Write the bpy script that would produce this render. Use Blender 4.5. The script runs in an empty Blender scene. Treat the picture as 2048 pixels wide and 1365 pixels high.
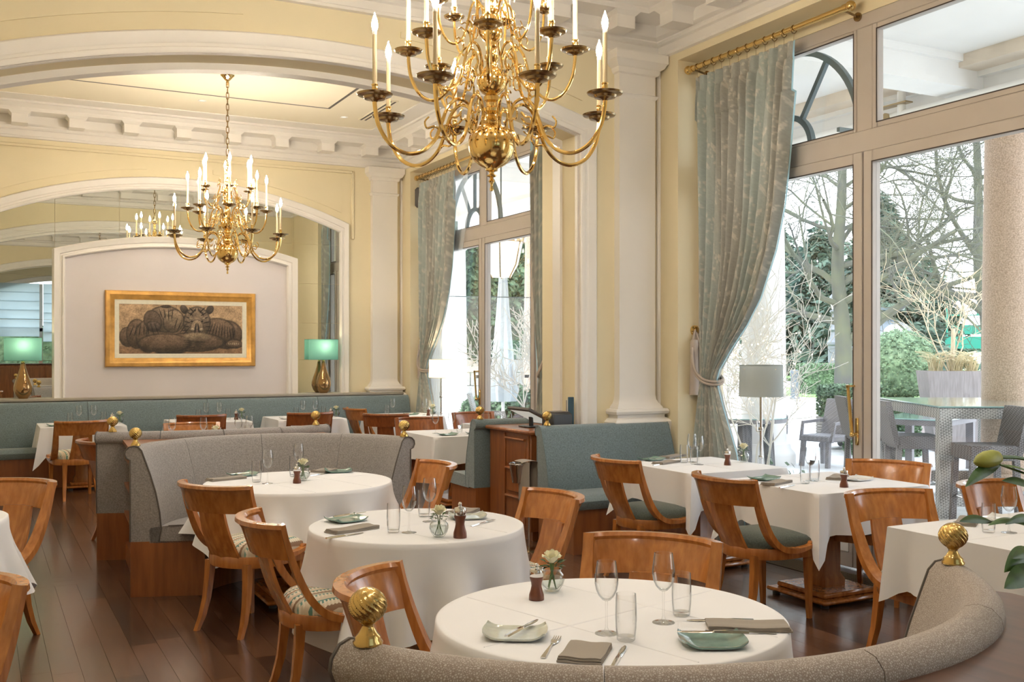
import bpy, math, random
import numpy as np
from mathutils import Vector, Matrix
R = math.radians; PI = math.pi; sin = math.sin; cos = math.cos
random.seed(7)
SC = bpy.context.scene
C = SC.collection

# ------------------------------------------------------------------ camera, world, sun, exposure
cam_d = bpy.data.cameras.new('camera'); cam = bpy.data.objects.new('camera', cam_d); C.objects.link(cam)
cam_d.sensor_width = 36.0; cam_d.lens = 36.0*2057/2048; cam_d.shift_y = 21.5/2048; cam_d.clip_end = 400
cam.location = (0, 0, 1.6); cam.rotation_euler = (R(90), 0, -math.atan(1064/2057.0))
SC.camera = cam
vs = SC.view_settings
vs.view_transform = 'Standard'; vs.look = 'None'; vs.gamma = 1.0; vs.use_curve_mapping = False; vs.exposure = 0.42
w = bpy.data.worlds.new('overcast_sky'); SC.world = w; w.use_nodes = True
nt = w.node_tree; nt.nodes.clear()
wo = nt.nodes.new('ShaderNodeOutputWorld'); wb = nt.nodes.new('ShaderNodeBackground')
tcw = nt.nodes.new('ShaderNodeTexCoord'); sepw = nt.nodes.new('ShaderNodeSeparateXYZ'); crw = nt.nodes.new('ShaderNodeValToRGB')
nt.links.new(tcw.outputs['Generated'], sepw.inputs[0]); nt.links.new(sepw.outputs['Z'], crw.inputs[0])
crw.color_ramp.elements[0].position = 0.0; crw.color_ramp.elements[0].color = (0.95, 0.98, 1.0, 1)
crw.color_ramp.elements[1].position = 0.7; crw.color_ramp.elements[1].color = (0.78, 0.89, 1.0, 1)
nt.links.new(crw.outputs[0], wb.inputs[0]); wb.inputs[1].default_value = 3.2
nt.links.new(wb.outputs[0], wo.inputs[0])
sd = bpy.data.lights.new('sun', 'SUN'); sd.energy = 3; sd.angle = R(8); sd.color = (1, .95, .87)
sun = bpy.data.objects.new('sun', sd); C.objects.link(sun); sun.rotation_euler = (R(48), 0, R(-62))

# ------------------------------------------------------------------ materials
def new_mat(name):
    m = bpy.data.materials.new(name); m.use_nodes = True
    n = m.node_tree.nodes; b = n['Principled BSDF']
    return m, n, m.node_tree.links, b
def MAT(name, col, rough=.5, metal=0, var=0, vscale=8, vstretch=(1, 1, 1), bump=0, bscale=60, bstretch=None, col2=None, spec=None, coat=0, coords='Object', sheen=0, rand=0, trans=0):
    m, n, l, b = new_mat(name)
    b.inputs['Base Color'].default_value = (*col, 1); b.inputs['Roughness'].default_value = rough; b.inputs['Metallic'].default_value = metal
    if spec is not None: b.inputs['Specular IOR Level'].default_value = spec
    if coat: b.inputs['Coat Weight'].default_value = coat; b.inputs['Coat Roughness'].default_value = .12
    if sheen: b.inputs['Sheen Weight'].default_value = sheen
    tc = n.new('ShaderNodeTexCoord'); out = tc.outputs[coords] if coords != 'World' else n.new('ShaderNodeNewGeometry').outputs['Position']
    def mapped(st):
        mp = n.new('ShaderNodeMapping'); l.new(out, mp.inputs[0]); mp.inputs['Scale'].default_value = st; return mp.outputs[0]
    last = None
    if var or col2:
        nz = n.new('ShaderNodeTexNoise'); nz.inputs['Scale'].default_value = vscale; nz.inputs['Detail'].default_value = 6
        l.new(mapped(vstretch), nz.inputs['Vector'])
        cr = n.new('ShaderNodeValToRGB'); l.new(nz.outputs[0], cr.inputs[0])
        c2 = col2 or tuple(min(1, c*(1+var)) for c in col); c1 = tuple(c*(1-var) for c in col)
        cr.color_ramp.elements[0].position = .3; cr.color_ramp.elements[1].position = .72
        cr.color_ramp.elements[0].color = (*c1, 1); cr.color_ramp.elements[1].color = (*c2, 1)
        last = cr.outputs[0]
    if rand:
        oi = n.new('ShaderNodeObjectInfo'); mr = n.new('ShaderNodeMapRange'); l.new(oi.outputs['Random'], mr.inputs[0])
        mr.inputs['To Min'].default_value = 1-rand; mr.inputs['To Max'].default_value = 1+rand
        mx = n.new('ShaderNodeMix'); mx.data_type = 'RGBA'; mx.blend_type = 'MULTIPLY'; mx.inputs[0].default_value = 1
        if last: l.new(last, mx.inputs[6])
        else: mx.inputs[6].default_value = (*col, 1)
        cb = n.new('ShaderNodeCombineColor'); [l.new(mr.outputs[0], cb.inputs[i]) for i in range(3)]
        l.new(cb.outputs[0], mx.inputs[7]); last = mx.outputs[2]
    if last: l.new(last, b.inputs['Base Color'])
    if bump:
        nb = n.new('ShaderNodeTexNoise'); nb.inputs['Scale'].default_value = bscale; nb.inputs['Detail'].default_value = 3
        l.new(mapped(bstretch or (1, 1, 1)), nb.inputs['Vector'])
        bp = n.new('ShaderNodeBump'); bp.inputs['Strength'].default_value = bump; bp.inputs['Distance'].default_value = .004
        l.new(nb.outputs[0], bp.inputs['Height']); l.new(bp.outputs[0], b.inputs['Normal'])
    if trans: b.inputs['Transmission Weight'].default_value = trans
    return m
def mat_emit(name, col, s):
    m, n, l, b = new_mat(name); b.inputs['Base Color'].default_value = (0, 0, 0, 1)
    b.inputs['Emission Color'].default_value = (*col, 1); b.inputs['Emission Strength'].default_value = s; return m
def mat_thin(name, tint, fmin, fmax, rough=0.0, power=2.2, edge=None):
    """thin clear glass: transparent, more mirror-like towards grazing angles"""
    m, n, l, b = new_mat(name); n.remove(b)
    tr = n.new('ShaderNodeBsdfTransparent'); tr.inputs[0].default_value = (*tint, 1)
    gl = n.new('ShaderNodeBsdfGlossy'); gl.inputs['Roughness'].default_value = rough
    lw = n.new('ShaderNodeLayerWeight'); lw.inputs[0].default_value = .5
    pw = n.new('ShaderNodeMath'); pw.operation = 'POWER'; pw.inputs[1].default_value = power; l.new(lw.outputs['Facing'], pw.inputs[0])
    mr = n.new('ShaderNodeMapRange'); l.new(pw.outputs[0], mr.inputs[0]); mr.inputs['To Min'].default_value = fmin; mr.inputs['To Max'].default_value = fmax
    mx = n.new('ShaderNodeMixShader'); l.new(mr.outputs[0], mx.inputs[0]); l.new(tr.outputs[0], mx.inputs[1]); l.new(gl.outputs[0], mx.inputs[2])
    if edge:
        er = n.new('ShaderNodeValToRGB'); l.new(lw.outputs['Facing'], er.inputs[0]); e = er.color_ramp.elements
        e[0].position = .45; e[0].color = (*tint, 1); e[1].position = .97; e[1].color = (*edge, 1); l.new(er.outputs[0], tr.inputs[0])
    l.new(mx.outputs[0], n['Material Output'].inputs[0]); return m
def mat_cloth(name, col, trl=.4, alpha=1, emis=0):
    """diffuse + translucent fabric, optionally sheer"""
    m, n, l, b = new_mat(name); n.remove(b)
    d = n.new('ShaderNodeBsdfDiffuse'); d.inputs[0].default_value = (*col, 1)
    t = n.new('ShaderNodeBsdfTranslucent'); t.inputs[0].default_value = (*col, 1)
    mx = n.new('ShaderNodeMixShader'); mx.inputs[0].default_value = trl; l.new(d.outputs[0], mx.inputs[1]); l.new(t.outputs[0], mx.inputs[2])
    o = mx.outputs[0]
    if alpha < 1:
        tp = n.new('ShaderNodeBsdfTransparent'); m2 = n.new('ShaderNodeMixShader'); m2.inputs[0].default_value = alpha
        l.new(tp.outputs[0], m2.inputs[1]); l.new(o, m2.inputs[2]); o = m2.outputs[0]
    l.new(o, n['Material Output'].inputs[0]); return m
def mat_attr(name, rough=.8, sheen=0, bump=0):
    m, n, l, b = new_mat(name); a = n.new('ShaderNodeAttribute'); a.attribute_name = 'print'
    l.new(a.outputs['Color'], b.inputs['Base Color']); b.inputs['Roughness'].default_value = rough
    if sheen: b.inputs['Sheen Weight'].default_value = sheen
    return m

wall_y = MAT('yellow_paint', (.78, .69, .485), .75, var=.03, vscale=1.5, bump=.05, bscale=150)
ceil_y = MAT('cream_ceiling_paint', (.84, .77, .62), .8)
white = MAT('white_trim_paint', (.81, .78, .745), .45, var=.02, vscale=2)
lav = MAT('niche_paint', (.64, .60, .61), .7, var=.02, vscale=2)
frame_m = MAT('window_frame_lacquer', (.48, .43, .39), .3, var=.02)
gap_m = MAT('gasket', (.05, .035, .03), .6)
chairwood = MAT('cherry_wood', (.40, .135, .028), .26, col2=(.52, .20, .048), vscale=6, vstretch=(6, 6, .8), var=.2, coat=.4, rand=.12)
chairwood_d = MAT('cherry_wood_dark', (.26, .075, .02), .28, col2=(.36, .11, .03), vscale=6, vstretch=(6, 6, .8), var=.2, coat=.35, rand=.1)
panelwood = MAT('cabinet_wood', (.24, .075, .02), .3, col2=(.33, .11, .03), vscale=5, vstretch=(5, 5, .6), var=.15, coat=.3)
topwood = MAT('dark_counter_wood', (.075, .030, .016), .32, col2=(.12, .05, .026), vscale=4, vstretch=(6, .7, 6), var=.2, coat=.12)
plankwood = MAT('floor_oak', (.078, .036, .02), .27, col2=(.115, .055, .03), vscale=5, vstretch=(9, .5, 1), var=.25, coords='World', rand=.5, bump=.012, bscale=30, bstretch=(4, .4, 1), coat=.25)
subfloor = MAT('subfloor', (.015, .008, .005), .8)
fab_teal = MAT('teal_upholstery', (.15, .20, .22), .9, var=.26, vscale=95, bump=.35, bscale=500, sheen=.35)
fab_grey = MAT('grey_upholstery', (.275, .255, .25), .9, var=.28, vscale=110, bump=.35, bscale=500, sheen=.25)
fab_roll = MAT('speckled_upholstery', (.33, .285, .25), .85, bump=.2, bscale=400, sheen=.2)
def _speckle(m):
    n = m.node_tree.nodes; l = m.node_tree.links; b = n['Principled BSDF']
    tc = n.new('ShaderNodeTexCoord'); v = n.new('ShaderNodeTexVoronoi'); v.feature = 'DISTANCE_TO_EDGE'; v.inputs['Scale'].default_value = 190
    l.new(tc.outputs['Object'], v.inputs['Vector']); cr = n.new('ShaderNodeValToRGB'); l.new(v.outputs[0], cr.inputs[0])
    e = cr.color_ramp.elements; e[0].position = .06; e[0].color = (.25, .20, .165, 1); e[1].position = .3; e[1].color = (.46, .41, .37, 1)
    l.new(cr.outputs[0], b.inputs['Base Color'])
_speckle(fab_roll)
fab_green = MAT('green_seat_fabric', (.075, .095, .082), .9, var=.3, vscale=120, bump=.3, bscale=500, sheen=.2)
piping_m = MAT('dark_piping', (.10, .085, .075), .7)
def stripes():
    m, n, l, b = new_mat('striped_seat_fabric'); b.inputs['Roughness'].default_value = .85
    tc = n.new('ShaderNodeTexCoord'); sp = n.new('ShaderNodeSeparateXYZ'); l.new(tc.outputs['Object'], sp.inputs[0])
    def mth(op, a, bb):
        q = n.new('ShaderNodeMath'); q.operation = op
        for i, x in enumerate((a, bb)):
            if x is None: continue
            if isinstance(x, (int, float)): q.inputs[i].default_value = x
            else: l.new(x, q.inputs[i])
        return q.outputs[0]
    fx = mth('FRACT', mth('MULTIPLY', mth('ADD', sp.outputs['X'], 1.0), 9.5), None)
    cr = n.new('ShaderNodeValToRGB'); cr.color_ramp.interpolation = 'CONSTANT'; l.new(fx, cr.inputs[0])
    e = cr.color_ramp.elements; e[0].color = (.62, .53, .40, 1); e[1].position = .18; e[1].color = (.12, .25, .22, 1)
    for p, c in ((.34, (.66, .58, .45)), (.48, (.25, .16, .10)), (.60, (.50, .46, .36)), (.74, (.17, .32, .28)), (.86, (.63, .55, .42))):
        k = e.new(p); k.color = (*c, 1)
    fy = mth('FRACT', mth('MULTIPLY', mth('ADD', sp.outputs['Y'], 1.0), 60), None)
    st = mth('GREATER_THAN', fy, .52)
    par = mth('GREATER_THAN', mth('FRACT', mth('MULTIPLY', mth('ADD', sp.outputs['X'], 1.0), 19), None), .5)
    mask = mth('MULTIPLY', st, par)
    mx = n.new('ShaderNodeMix'); mx.data_type = 'RGBA'; l.new(mask, mx.inputs[0]); l.new(cr.outputs[0], mx.inputs[6]); mx.inputs[7].default_value = (.72, .66, .54, 1)
    l.new(mx.outputs[2], b.inputs['Base Color']); return m
fab_stripe = stripes()
linen = MAT('white_linen', (.765, .77, .80), .85, bump=.10, bscale=9, var=.015, vscale=3)
napkin_m = MAT('taupe_linen', (.30, .265, .23), .9, bump=.2, bscale=300)
brass = MAT('polished_brass', (.80, .56, .22), .12, 1)
brass_f = MAT('cast_brass', (.62, .43, .16), .2, 1)
brass_d = MAT('aged_brass', (.36, .26, .14), .22, 1)
steel = MAT('polished_steel', (.70, .69, .67), .14, 1)
candle_m = MAT('ivory_candle_tube', (.60, .49, .31), .5)
bulb_m = mat_emit('lit_bulb', (1.0, .87, .69), 290)
glassw = mat_thin('drinking_glass', (.995, .996, .996), .014, .75, power=2.0, edge=(.50, .55, .58))
glassv = mat_thin('ribbed_glass', (.98, .985, .98), .03, .8, power=2.4, edge=(.6, .66, .64))
pane_m = mat_thin('window_glass', (.985, .992, 1.0), .03, .55, power=3)
shot = MAT('amber_glass', (.42, .26, .12), .06, .85, var=.3, vscale=3)
plate_g = MAT('celadon_green_glaze', (.16, .27, .235), .15, var=.12, vscale=40, coat=.5)
plate_w = MAT('pale_celadon_glaze', (.50, .53, .47), .15, var=.08, vscale=40, coat=.5)
plate_b = MAT('white_glaze', (.78, .80, .80), .15, coat=.5)
mill_m = MAT('mill_wood', (.145, .045, .022), .28, var=.2, vscale=10, vstretch=(5, 5, 1))
rose_m = MAT('cream_rose_petal', (.83, .79, .56), .6, var=.06, vscale=30)
leaf_m = MAT('green_leaf', (.055, .12, .028), .42, var=.35, vscale=30, rand=.2)
water_m = mat_thin('vase_water', (.9, .94, .93), .03, .4)
dark_pl = MAT('black_plastic', (.035, .037, .042), .4)
grey_pl = MAT('brown_grey_plastic', (.095, .085, .08), .5)
screen_m = mat_emit('till_screen', (.62, .60, .52), .55)
navy = MAT('navy_book_cloth', (.035, .085, .13), .6)
paper = MAT('paper', (.72, .70, .66), .8)
mirror_m = MAT('mirror_glass', (.80, .84, .80), .005, 1)
shade_teal = mat_cloth('teal_lamp_shade', (.17, .40, .37), .4)
shade_grey = mat_cloth('grey_lamp_shade', (.47, .51, .50), .35)
shade_cream = mat_cloth('cream_lamp_shade', (.85, .76, .58), .55)
sheer_m = mat_cloth('sheer_voile', (.86, .92, .97), .5, .5)
lining_m = mat_cloth('blue_lining', (.42, .62, .68), .5)
curt_m = mat_attr('floral_curtain', .85, .3)
rope_m = MAT('taupe_cord', (.47, .40, .35), .8, bump=.4, bscale=150, bstretch=(1, 1, 3))
gold_m = MAT('gilt_frame_wood', (.60, .33, .085), .34, .35, var=.22, vscale=9)
matb_m = MAT('picture_mount', (.70, .67, .55), .8, var=.05, vscale=30)
art_m = mat_attr('picture_print', .7)
stone_m = MAT('granite_column', (.55, .38, .27), .6, col2=(.74, .57, .45), vscale=70, var=.3)
stone_w = MAT('pale_stone', (.70, .69, .66), .8, var=.06, vscale=6)
render_w = MAT('white_render', (.88, .865, .84), .8, var=.03, vscale=2)
render_p = MAT('stained_render', (.74, .64, .53), .8, var=.1, vscale=3)
iron_m = MAT('grey_iron', (.105, .14, .145), .5)
wick = MAT('grey_wicker', (.20, .185, .18), .6, var=.2, vscale=60)
def _weave(m, sc, a, b2, strength=.8):
    n = m.node_tree.nodes; l = m.node_tree.links; b = n['Principled BSDF']
    tc = n.new('ShaderNodeTexCoord'); mp = n.new('ShaderNodeMapping'); l.new(tc.outputs['Object'], mp.inputs[0]); mp.inputs['Rotation'].default_value = (R(35), R(30), R(45))
    ck = n.new('ShaderNodeTexChecker'); ck.inputs['Scale'].default_value = sc; l.new(mp.outputs[0], ck.inputs[0])
    ck.inputs[1].default_value = (*a, 1); ck.inputs[2].default_value = (*b2, 1); l.new(ck.outputs[0], b.inputs['Base Color'])
_weave(wick, 55, (.29, .28, .295), (.20, .19, .20))
wick_d = MAT('dark_wicker', (.10, .09, .085), .6); _weave(wick_d, 60, (.20, .19, .195), (.08, .075, .075))
wick_l = MAT('light_wicker', (.42, .42, .41), .55); _weave(wick_l, 50, (.55, .55, .54), (.24, .24, .24))
tglass = MAT('glass_table_top', (.28, .47, .47), .06, 0, spec=.8, coat=1)
planter_m = MAT('slatted_planter_wood', (.30, .28, .255), .7, var=.25, vscale=8, vstretch=(1, 1, 12))
zinc = MAT('fibre_planter', (.27, .24, .235), .7, var=.2, vscale=6, vstretch=(8, 8, .4))
bark = MAT('mossy_bark', (.115, .12, .12), .9, col2=(.125, .14, .085), vscale=1.6, var=.3, bump=.5, bscale=20)
bark_p = MAT('pale_bark', (.48, .40, .28), .8, var=.2, vscale=4)
twig_m = MAT('white_twig', (.80, .77, .72), .6)
fairy = mat_emit('fairy_light', (1, .75, .42), 9)
conif = MAT('conifer_needles', (.048, .105, .095), .8, col2=(.135, .21, .155), vscale=.5, var=.4)
boxl = MAT('box_leaves', (.075, .155, .075), .6, col2=(.21, .32, .18), vscale=9, var=.4)
pale_gr = MAT('dry_grass', (.60, .52, .33), .8, var=.2)
lawn_m = MAT('lawn', (.22, .40, .13), .9, var=.25, vscale=2)
path_m = MAT('pale_gravel', (.72, .69, .63), .9, var=.06)
paver_m = MAT('terrace_paver', (.74, .74, .74), .55, var=.1, vscale=3, rand=.1)
lamppost_m = MAT('lamp_post_paint', (.17, .19, .22), .5)
kiosk_m = MAT('slate_blue_metal', (.13, .16, .19), .4)
sign_g = MAT('green_sign_paint', (.01, .21, .17), .5)
canvas_m = mat_cloth('white_parasol_canvas', (.66, .70, .72), .3)
blind_m = mat_cloth('blue_white_blind', (.60, .72, .80), .5)
grille_m = MAT('floor_grille_bar', (.16, .12, .07), .4, .6)
bud_m = MAT('green_bud', (.36, .38, .075), .45, var=.25, vscale=18)
tulip_stem = MAT('flower_stem', (.10, .18, .05), .5)
dl_m = mat_emit('downlight_lens', (1, .9, .75), 1.1)

# ------------------------------------------------------------------ mesh helpers
class G:
    def __init__(s): s.v = []; s.f = []
    def add(s, vs, fs):
        o = len(s.v); s.v += [tuple(p) for p in vs]; s.f += [tuple(i+o for i in f) for f in fs]; return s
    def box(s, x0, x1, y0, y1, z0, z1, b=0):
        if x0 > x1: x0, x1 = x1, x0
        if y0 > y1: y0, y1 = y1, y0
        if z0 > z1: z0, z1 = z1, z0
        b = min(b, (x1-x0)*.45, (y1-y0)*.45, (z1-z0)*.45)
        if b <= 0:
            return s.add([(x0,y0,z0),(x1,y0,z0),(x1,y1,z0),(x0,y1,z0),(x0,y0,z1),(x1,y0,z1),(x1,y1,z1),(x0,y1,z1)],
                         [(0,3,2,1),(4,5,6,7),(0,1,5,4),(1,2,6,5),(2,3,7,6),(3,0,4,7)])
        X = (x0, x1); Y = (y0, y1); Z = (z0, z1); V = []; idx = {}
        for i in (0, 1):
            for j in (0, 1):
                for k in (0, 1):
                    sx = b*(1-2*i); sy = b*(1-2*j); sz = b*(1-2*k)
                    for a, p in enumerate(((X[i], Y[j]+sy, Z[k]+sz), (X[i]+sx, Y[j], Z[k]+sz), (X[i]+sx, Y[j]+sy, Z[k]))):
                        idx[i, j, k, a] = len(V); V.append(p)
        g = lambda i, j, k, a: idx[i, j, k, a]
        F = []
        for i in (0, 1):
            q = [g(i,0,0,0), g(i,1,0,0), g(i,1,1,0), g(i,0,1,0)]; F.append(tuple(q if i else q[::-1]))
            q = [g(0,i,0,1), g(0,i,1,1), g(1,i,1,1), g(1,i,0,1)]; F.append(tuple(q if i else q[::-1]))
            q = [g(0,0,i,2), g(1,0,i,2), g(1,1,i,2), g(0,1,i,2)]; F.append(tuple(q if i else q[::-1]))
        for i in (0, 1):
            for j in (0, 1):
                q = [g(i,j,0,0), g(i,j,1,0), g(i,j,1,1), g(i,j,0,1)]; F.append(tuple(q if (i == j) == 0 else q[::-1]))
                q = [g(i,0,j,0), g(i,1,j,0), g(i,1,j,2), g(i,0,j,2)]; F.append(tuple(q if (i == j) else q[::-1]))
                q = [g(0,i,j,1), g(1,i,j,1), g(1,i,j,2), g(0,i,j,2)]; F.append(tuple(q if (i != j) else q[::-1]))
                for k in (0, 1):
                    q = [g(i,j,k,0), g(i,j,k,1), g(i,j,k,2)]; F.append(tuple(q if (i+j+k) % 2 else q[::-1]))
        return s.add(V, F)
    def loft(s, secs, closed=True, cap=True, loop=False):
        n = len(secs[0]); V = [p for q in secs for p in q]; F = []
        m = len(secs); rng = m if loop else m-1
        for i in range(rng):
            a = i*n; b = ((i+1) % m)*n
            for j in range(n if closed else n-1):
                k = (j+1) % n; F.append((a+j, a+k, b+k, b+j))
        if cap and closed and not loop: F.append(tuple(range(n-1, -1, -1))); F.append(tuple((m-1)*n+j for j in range(n)))
        return s.add(V, F)
    def lathe(s, prof, n=20, c=(0, 0, 0), a0=0, a1=None, ph=0, rmod=None):
        full = a1 is None; a1 = 2*PI if full else a1; secs = []
        cnt = n if full else n+1
        for i in range(cnt):
            t = a0+(a1-a0)*i/n+ph
            secs.append([(c[0]+r*cos(t)*(rmod(t, z) if rmod else 1), c[1]+r*sin(t)*(rmod(t, z) if rmod else 1), c[2]+z) for r, z in prof])
        return s.loft(secs, closed=False, cap=False, loop=full)
    def tube(s, pts, r, n=8, closed=False, cap=True, sq=None):
        P = [Vector(p) for p in pts]; m = len(P); rs = r if isinstance(r, (list, tuple)) else [r]*m
        secs = []; up = None
        for i in range(m):
            if closed: t = P[(i+1) % m]-P[i-1]
            else: t = P[min(i+1, m-1)]-P[max(i-1, 0)]
            if t.length < 1e-9: t = Vector((0, 0, 1))
            t.normalize()
            if up is None:
                up = Vector((0, 0, 1)) if abs(t.z) < .95 else Vector((1, 0, 0))
            u = up-t*up.dot(t)
            if u.length < 1e-6: u = t.orthogonal()
            u.normalize(); up = u; w_ = t.cross(u)
            if sq:
                a, b = sq[0]*rs[i], sq[1]*rs[i]
                secs.append([tuple(P[i]+u*x*a+w_*y*b) for x, y in ((1, 1), (-1, 1), (-1, -1), (1, -1))])
            else:
                secs.append([tuple(P[i]+(u*cos(2*PI*k/n)+w_*sin(2*PI*k/n))*rs[i]) for k in range(n)])
        return s.loft(secs, True, cap, closed)
    def prism(s, poly, z0, z1, tf=None):
        n = len(poly); V = [(x, y, z0) for x, y in poly]+[(x, y, z1) for x, y in poly]
        F = [(i, (i+1) % n, n+(i+1) % n, n+i) for i in range(n)]+[tuple(range(n-1, -1, -1)), tuple(range(n, 2*n))]
        if tf: V = [tf(*p) for p in V]
        return s.add(V, F)
    def grid(s, fn, nu, nv, cu=False):
        cnt = nu if cu else nu+1; V = [fn(i/nu, j/nv) for j in range(nv+1) for i in range(cnt)]; F = []
        for j in range(nv):
            for i in range(nu):
                k = (i+1) % cnt; F.append((j*cnt+i, j*cnt+k, (j+1)*cnt+k, (j+1)*cnt+i))
        return s.add(V, F)
    def ball(s, c, r, n=12, m=8, sc=(1, 1, 1)):
        return s.lathe_s(c, r, n, m, sc)
    def lathe_s(s, c, r, n, m, sc):
        o = G().lathe([(r*sin(PI*j/m), -r*cos(PI*j/m)) for j in range(m+1)], n)
        return s.add([(c[0]+x*sc[0], c[1]+y*sc[1], c[2]+z*sc[2]) for x, y, z in o.v], o.f)
    def tf(s, M):
        s.v = [tuple(M @ Vector(p)) for p in s.v]; return s
    def mesh(s, name, mat, smooth=40):
        me = bpy.data.meshes.new(name); me.from_pydata(s.v, [], s.f); me.materials.append(mat)
        if smooth:
            me.polygons.foreach_set('use_smooth', [True]*len(me.polygons)); me.set_sharp_from_angle(angle=R(smooth))
        me.update(); return me
def obj(name, g, mat, parent=None, loc=(0, 0, 0), rz=0, smooth=40, kind=None, label=None):
    me = g.mesh(name, mat, smooth) if isinstance(g, G) else g
    o = bpy.data.objects.new(name, me); C.objects.link(o); o.location = loc; o.rotation_euler = (0, 0, rz)
    if parent: o.parent = parent
    if kind: o['kind'] = kind
    if label: o['label'] = label
    return o
def tag(o, label, cat, group=None, kind=None):
    o['label'] = label; o['category'] = cat
    if group: o['group'] = group
    if kind: o['kind'] = kind
    return o
def thing(name, label, cat, loc=(0, 0, 0), rz=0, group=None):
    o = bpy.data.objects.new(name, None); o.empty_display_size = .1; C.objects.link(o); o.location = loc; o.rotation_euler = (0, 0, rz)
    return tag(o, label, cat, group)
def struct(name, g, mat, smooth=40):
    return obj(name, g, mat, smooth=smooth, kind='structure')
def dup(o, loc=None, rz=None, label=None, group=None, parent=None):
    c = o.copy(); C.objects.link(c)
    if parent: c.parent = parent
    if loc is not None: c.location = loc
    if rz is not None: c.rotation_euler = (0, 0, rz)
    if label: c['label'] = label
    if group: c['group'] = group
    for ch in list(KIDS.get(o.name) or o.children):
        dup(ch, parent=c)
    return c
KIDS = {}
def smoothpath(pts, n=6):
    P = [Vector(p) for p in pts]; out = []
    for i in range(len(P)-1):
        p0 = P[max(i-1, 0)]; p1 = P[i]; p2 = P[i+1]; p3 = P[min(i+2, len(P)-1)]
        for k in range(n):
            t = k/n; t2 = t*t; t3 = t2*t
            out.append(.5*((2*p1)+(-p0+p2)*t+(2*p0-5*p1+4*p2-p3)*t2+(-p0+3*p1-3*p2+p3)*t3))
    out.append(P[-1]); return [tuple(p) for p in out]
def set_print(o, cols):
    me = o.data; a = me.color_attributes.new('print', 'FLOAT_COLOR', 'POINT')
    c = np.ones((len(me.vertices), 4), dtype=np.float32); c[:, :3] = cols; a.data.foreach_set('color', c.ravel())
# ------------------------------------------------------------------ the room
XC = 2.345; XL = -.78; XR = 5.46; XG = 5.68; ZC = 4.63
YA, YB = 7.66, 8.10          # middle arch wall
YW = 14.05                   # back wall
YR = -5.2                    # rear wall behind the photographer
WO = (-6.345, 0, 6.345)      # window bays
def arcz(x, apex, rad): return apex-rad+math.sqrt(max(0, rad*rad-(x-XC)**2))
def arch_outline(x0, x1, zt, hw, apex, rad, n=40):
    o = [(x0, 0), (XC-hw, 0)]
    for i in range(n+1):
        x = XC-hw+2*hw*i/n; o.append((x, arcz(x, apex, rad)))
    return o+[(XC+hw, 0), (x1, 0), (x1, zt), (x0, zt)]
def arch_wall(name, y0, y1):
    g = G().prism(arch_outline(XL-.2, XR+.2, ZC+.15, 2.285, 3.83, 7.845), y0, y1, lambda x, z, y: (x, y, z))
    return struct(name, g, wall_y, smooth=20)
def arch_band(name, yf, dr, hw, hwo, apex, rad, apo, rado, z0, th, parent=None, m=None):
    """moulded band round an arched opening: inner edge (hw, apex, rad), outer edge (hwo, apo, rado); dr=-1 stands proud towards -Y"""
    path = [((XC-hw, z0), (XC-hwo, z0))]
    n = 36
    for i in range(n+1):
        t = -1+2*i/n; path.append(((XC+hw*t, arcz(XC+hw*t, apex, rad)), (XC+hwo*t, arcz(XC+hwo*t, apo, rado))))
    path.append(((XC+hw, z0), (XC+hwo, z0))); secs = []
    for (xi, zi), (xo, zo) in path:
        sec = []
        for f, d in ((0, 0), (0, .6), (.10, .8), (.22, .8), (.27, .62), (.40, .62), (.46, .78), (.90, 1.), (.96, .85), (1, .45), (1, 0)):
            sec.append((xi+(xo-xi)*f, yf+dr*th*d, zi+(zo-zi)*f))
        secs.append(sec)
    g = G().loft(secs, closed=True, cap=True)
    return struct(name, g, m or white, smooth=35) if not parent else obj(name, g, m or white, parent)
wall_middle = arch_wall('wall_middle', YA, YB)
wall_front = arch_wall('wall_front', -.75, -.30)
for nm, yf, dr in (('trim_1', YA, -1), ('trim_2', YB, 1), ('trim_3', -.30, 1), ('trim_4', -.75, -1)):
    arch_band(nm, yf, dr, 2.275, 2.435, 3.82, 7.835, 3.985, 8.0, 0, .05)
# jamb and soffit lining seen inside the middle arch
for nm, y0, y1 in (('trim_5', YA+.01, YA+.05), ('trim_6', YB-.13, YB-.005)):
    o = []; n = 36
    for i in range(n+1):
        x = XC-2.285+4.57*i/n; o.append((x, arcz(x, 3.83, 7.845)))
    secs = [[(XC-2.285, y0, 0), (XC-2.285, y1, 0), (XC-2.26, y1, 0), (XC-2.26, y0, 0)]]
    for x, z in o:
        t = (x-XC)/2.285; xi = XC+2.26*t; zi = z-(.008 if nm == 'trim_5' else .05)
        secs.append([(x, y0, z), (x, y1, z), (xi, y1, zi), (xi, y0, zi)])
    secs.append([(XC+2.285, y0, 0), (XC+2.285, y1, 0), (XC+2.26, y1, 0), (XC+2.26, y0, 0)])
    struct(nm, G().loft(secs), white, 30)
# back wall, left wall, rear wall, window wall
wall_back = struct('wall_back', G().box(XL-.2, XR+.5, YW, YW+.25, 0, ZC+.15), wall_y)
struct('wall_left', G().box(XL-.2, XL, YR, YW, 0, ZC+.15), wall_y)
g = G()
prev = YR-.2
for k in WO:
    a, b = 3.49+k, 7.375+k
    g.box(XR, XR+.5, prev, a, 0, ZC+.15); g.box(XR, XR+.5, a, b, 4.17, ZC+.15); g.box(XG, XR+.5, a, b, 4.05, 4.17); prev = b
g.box(XR, XR+.5, prev, YW+.25, 0, ZC+.15)
wall_right = struct('wall_right', g, wall_y)
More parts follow.
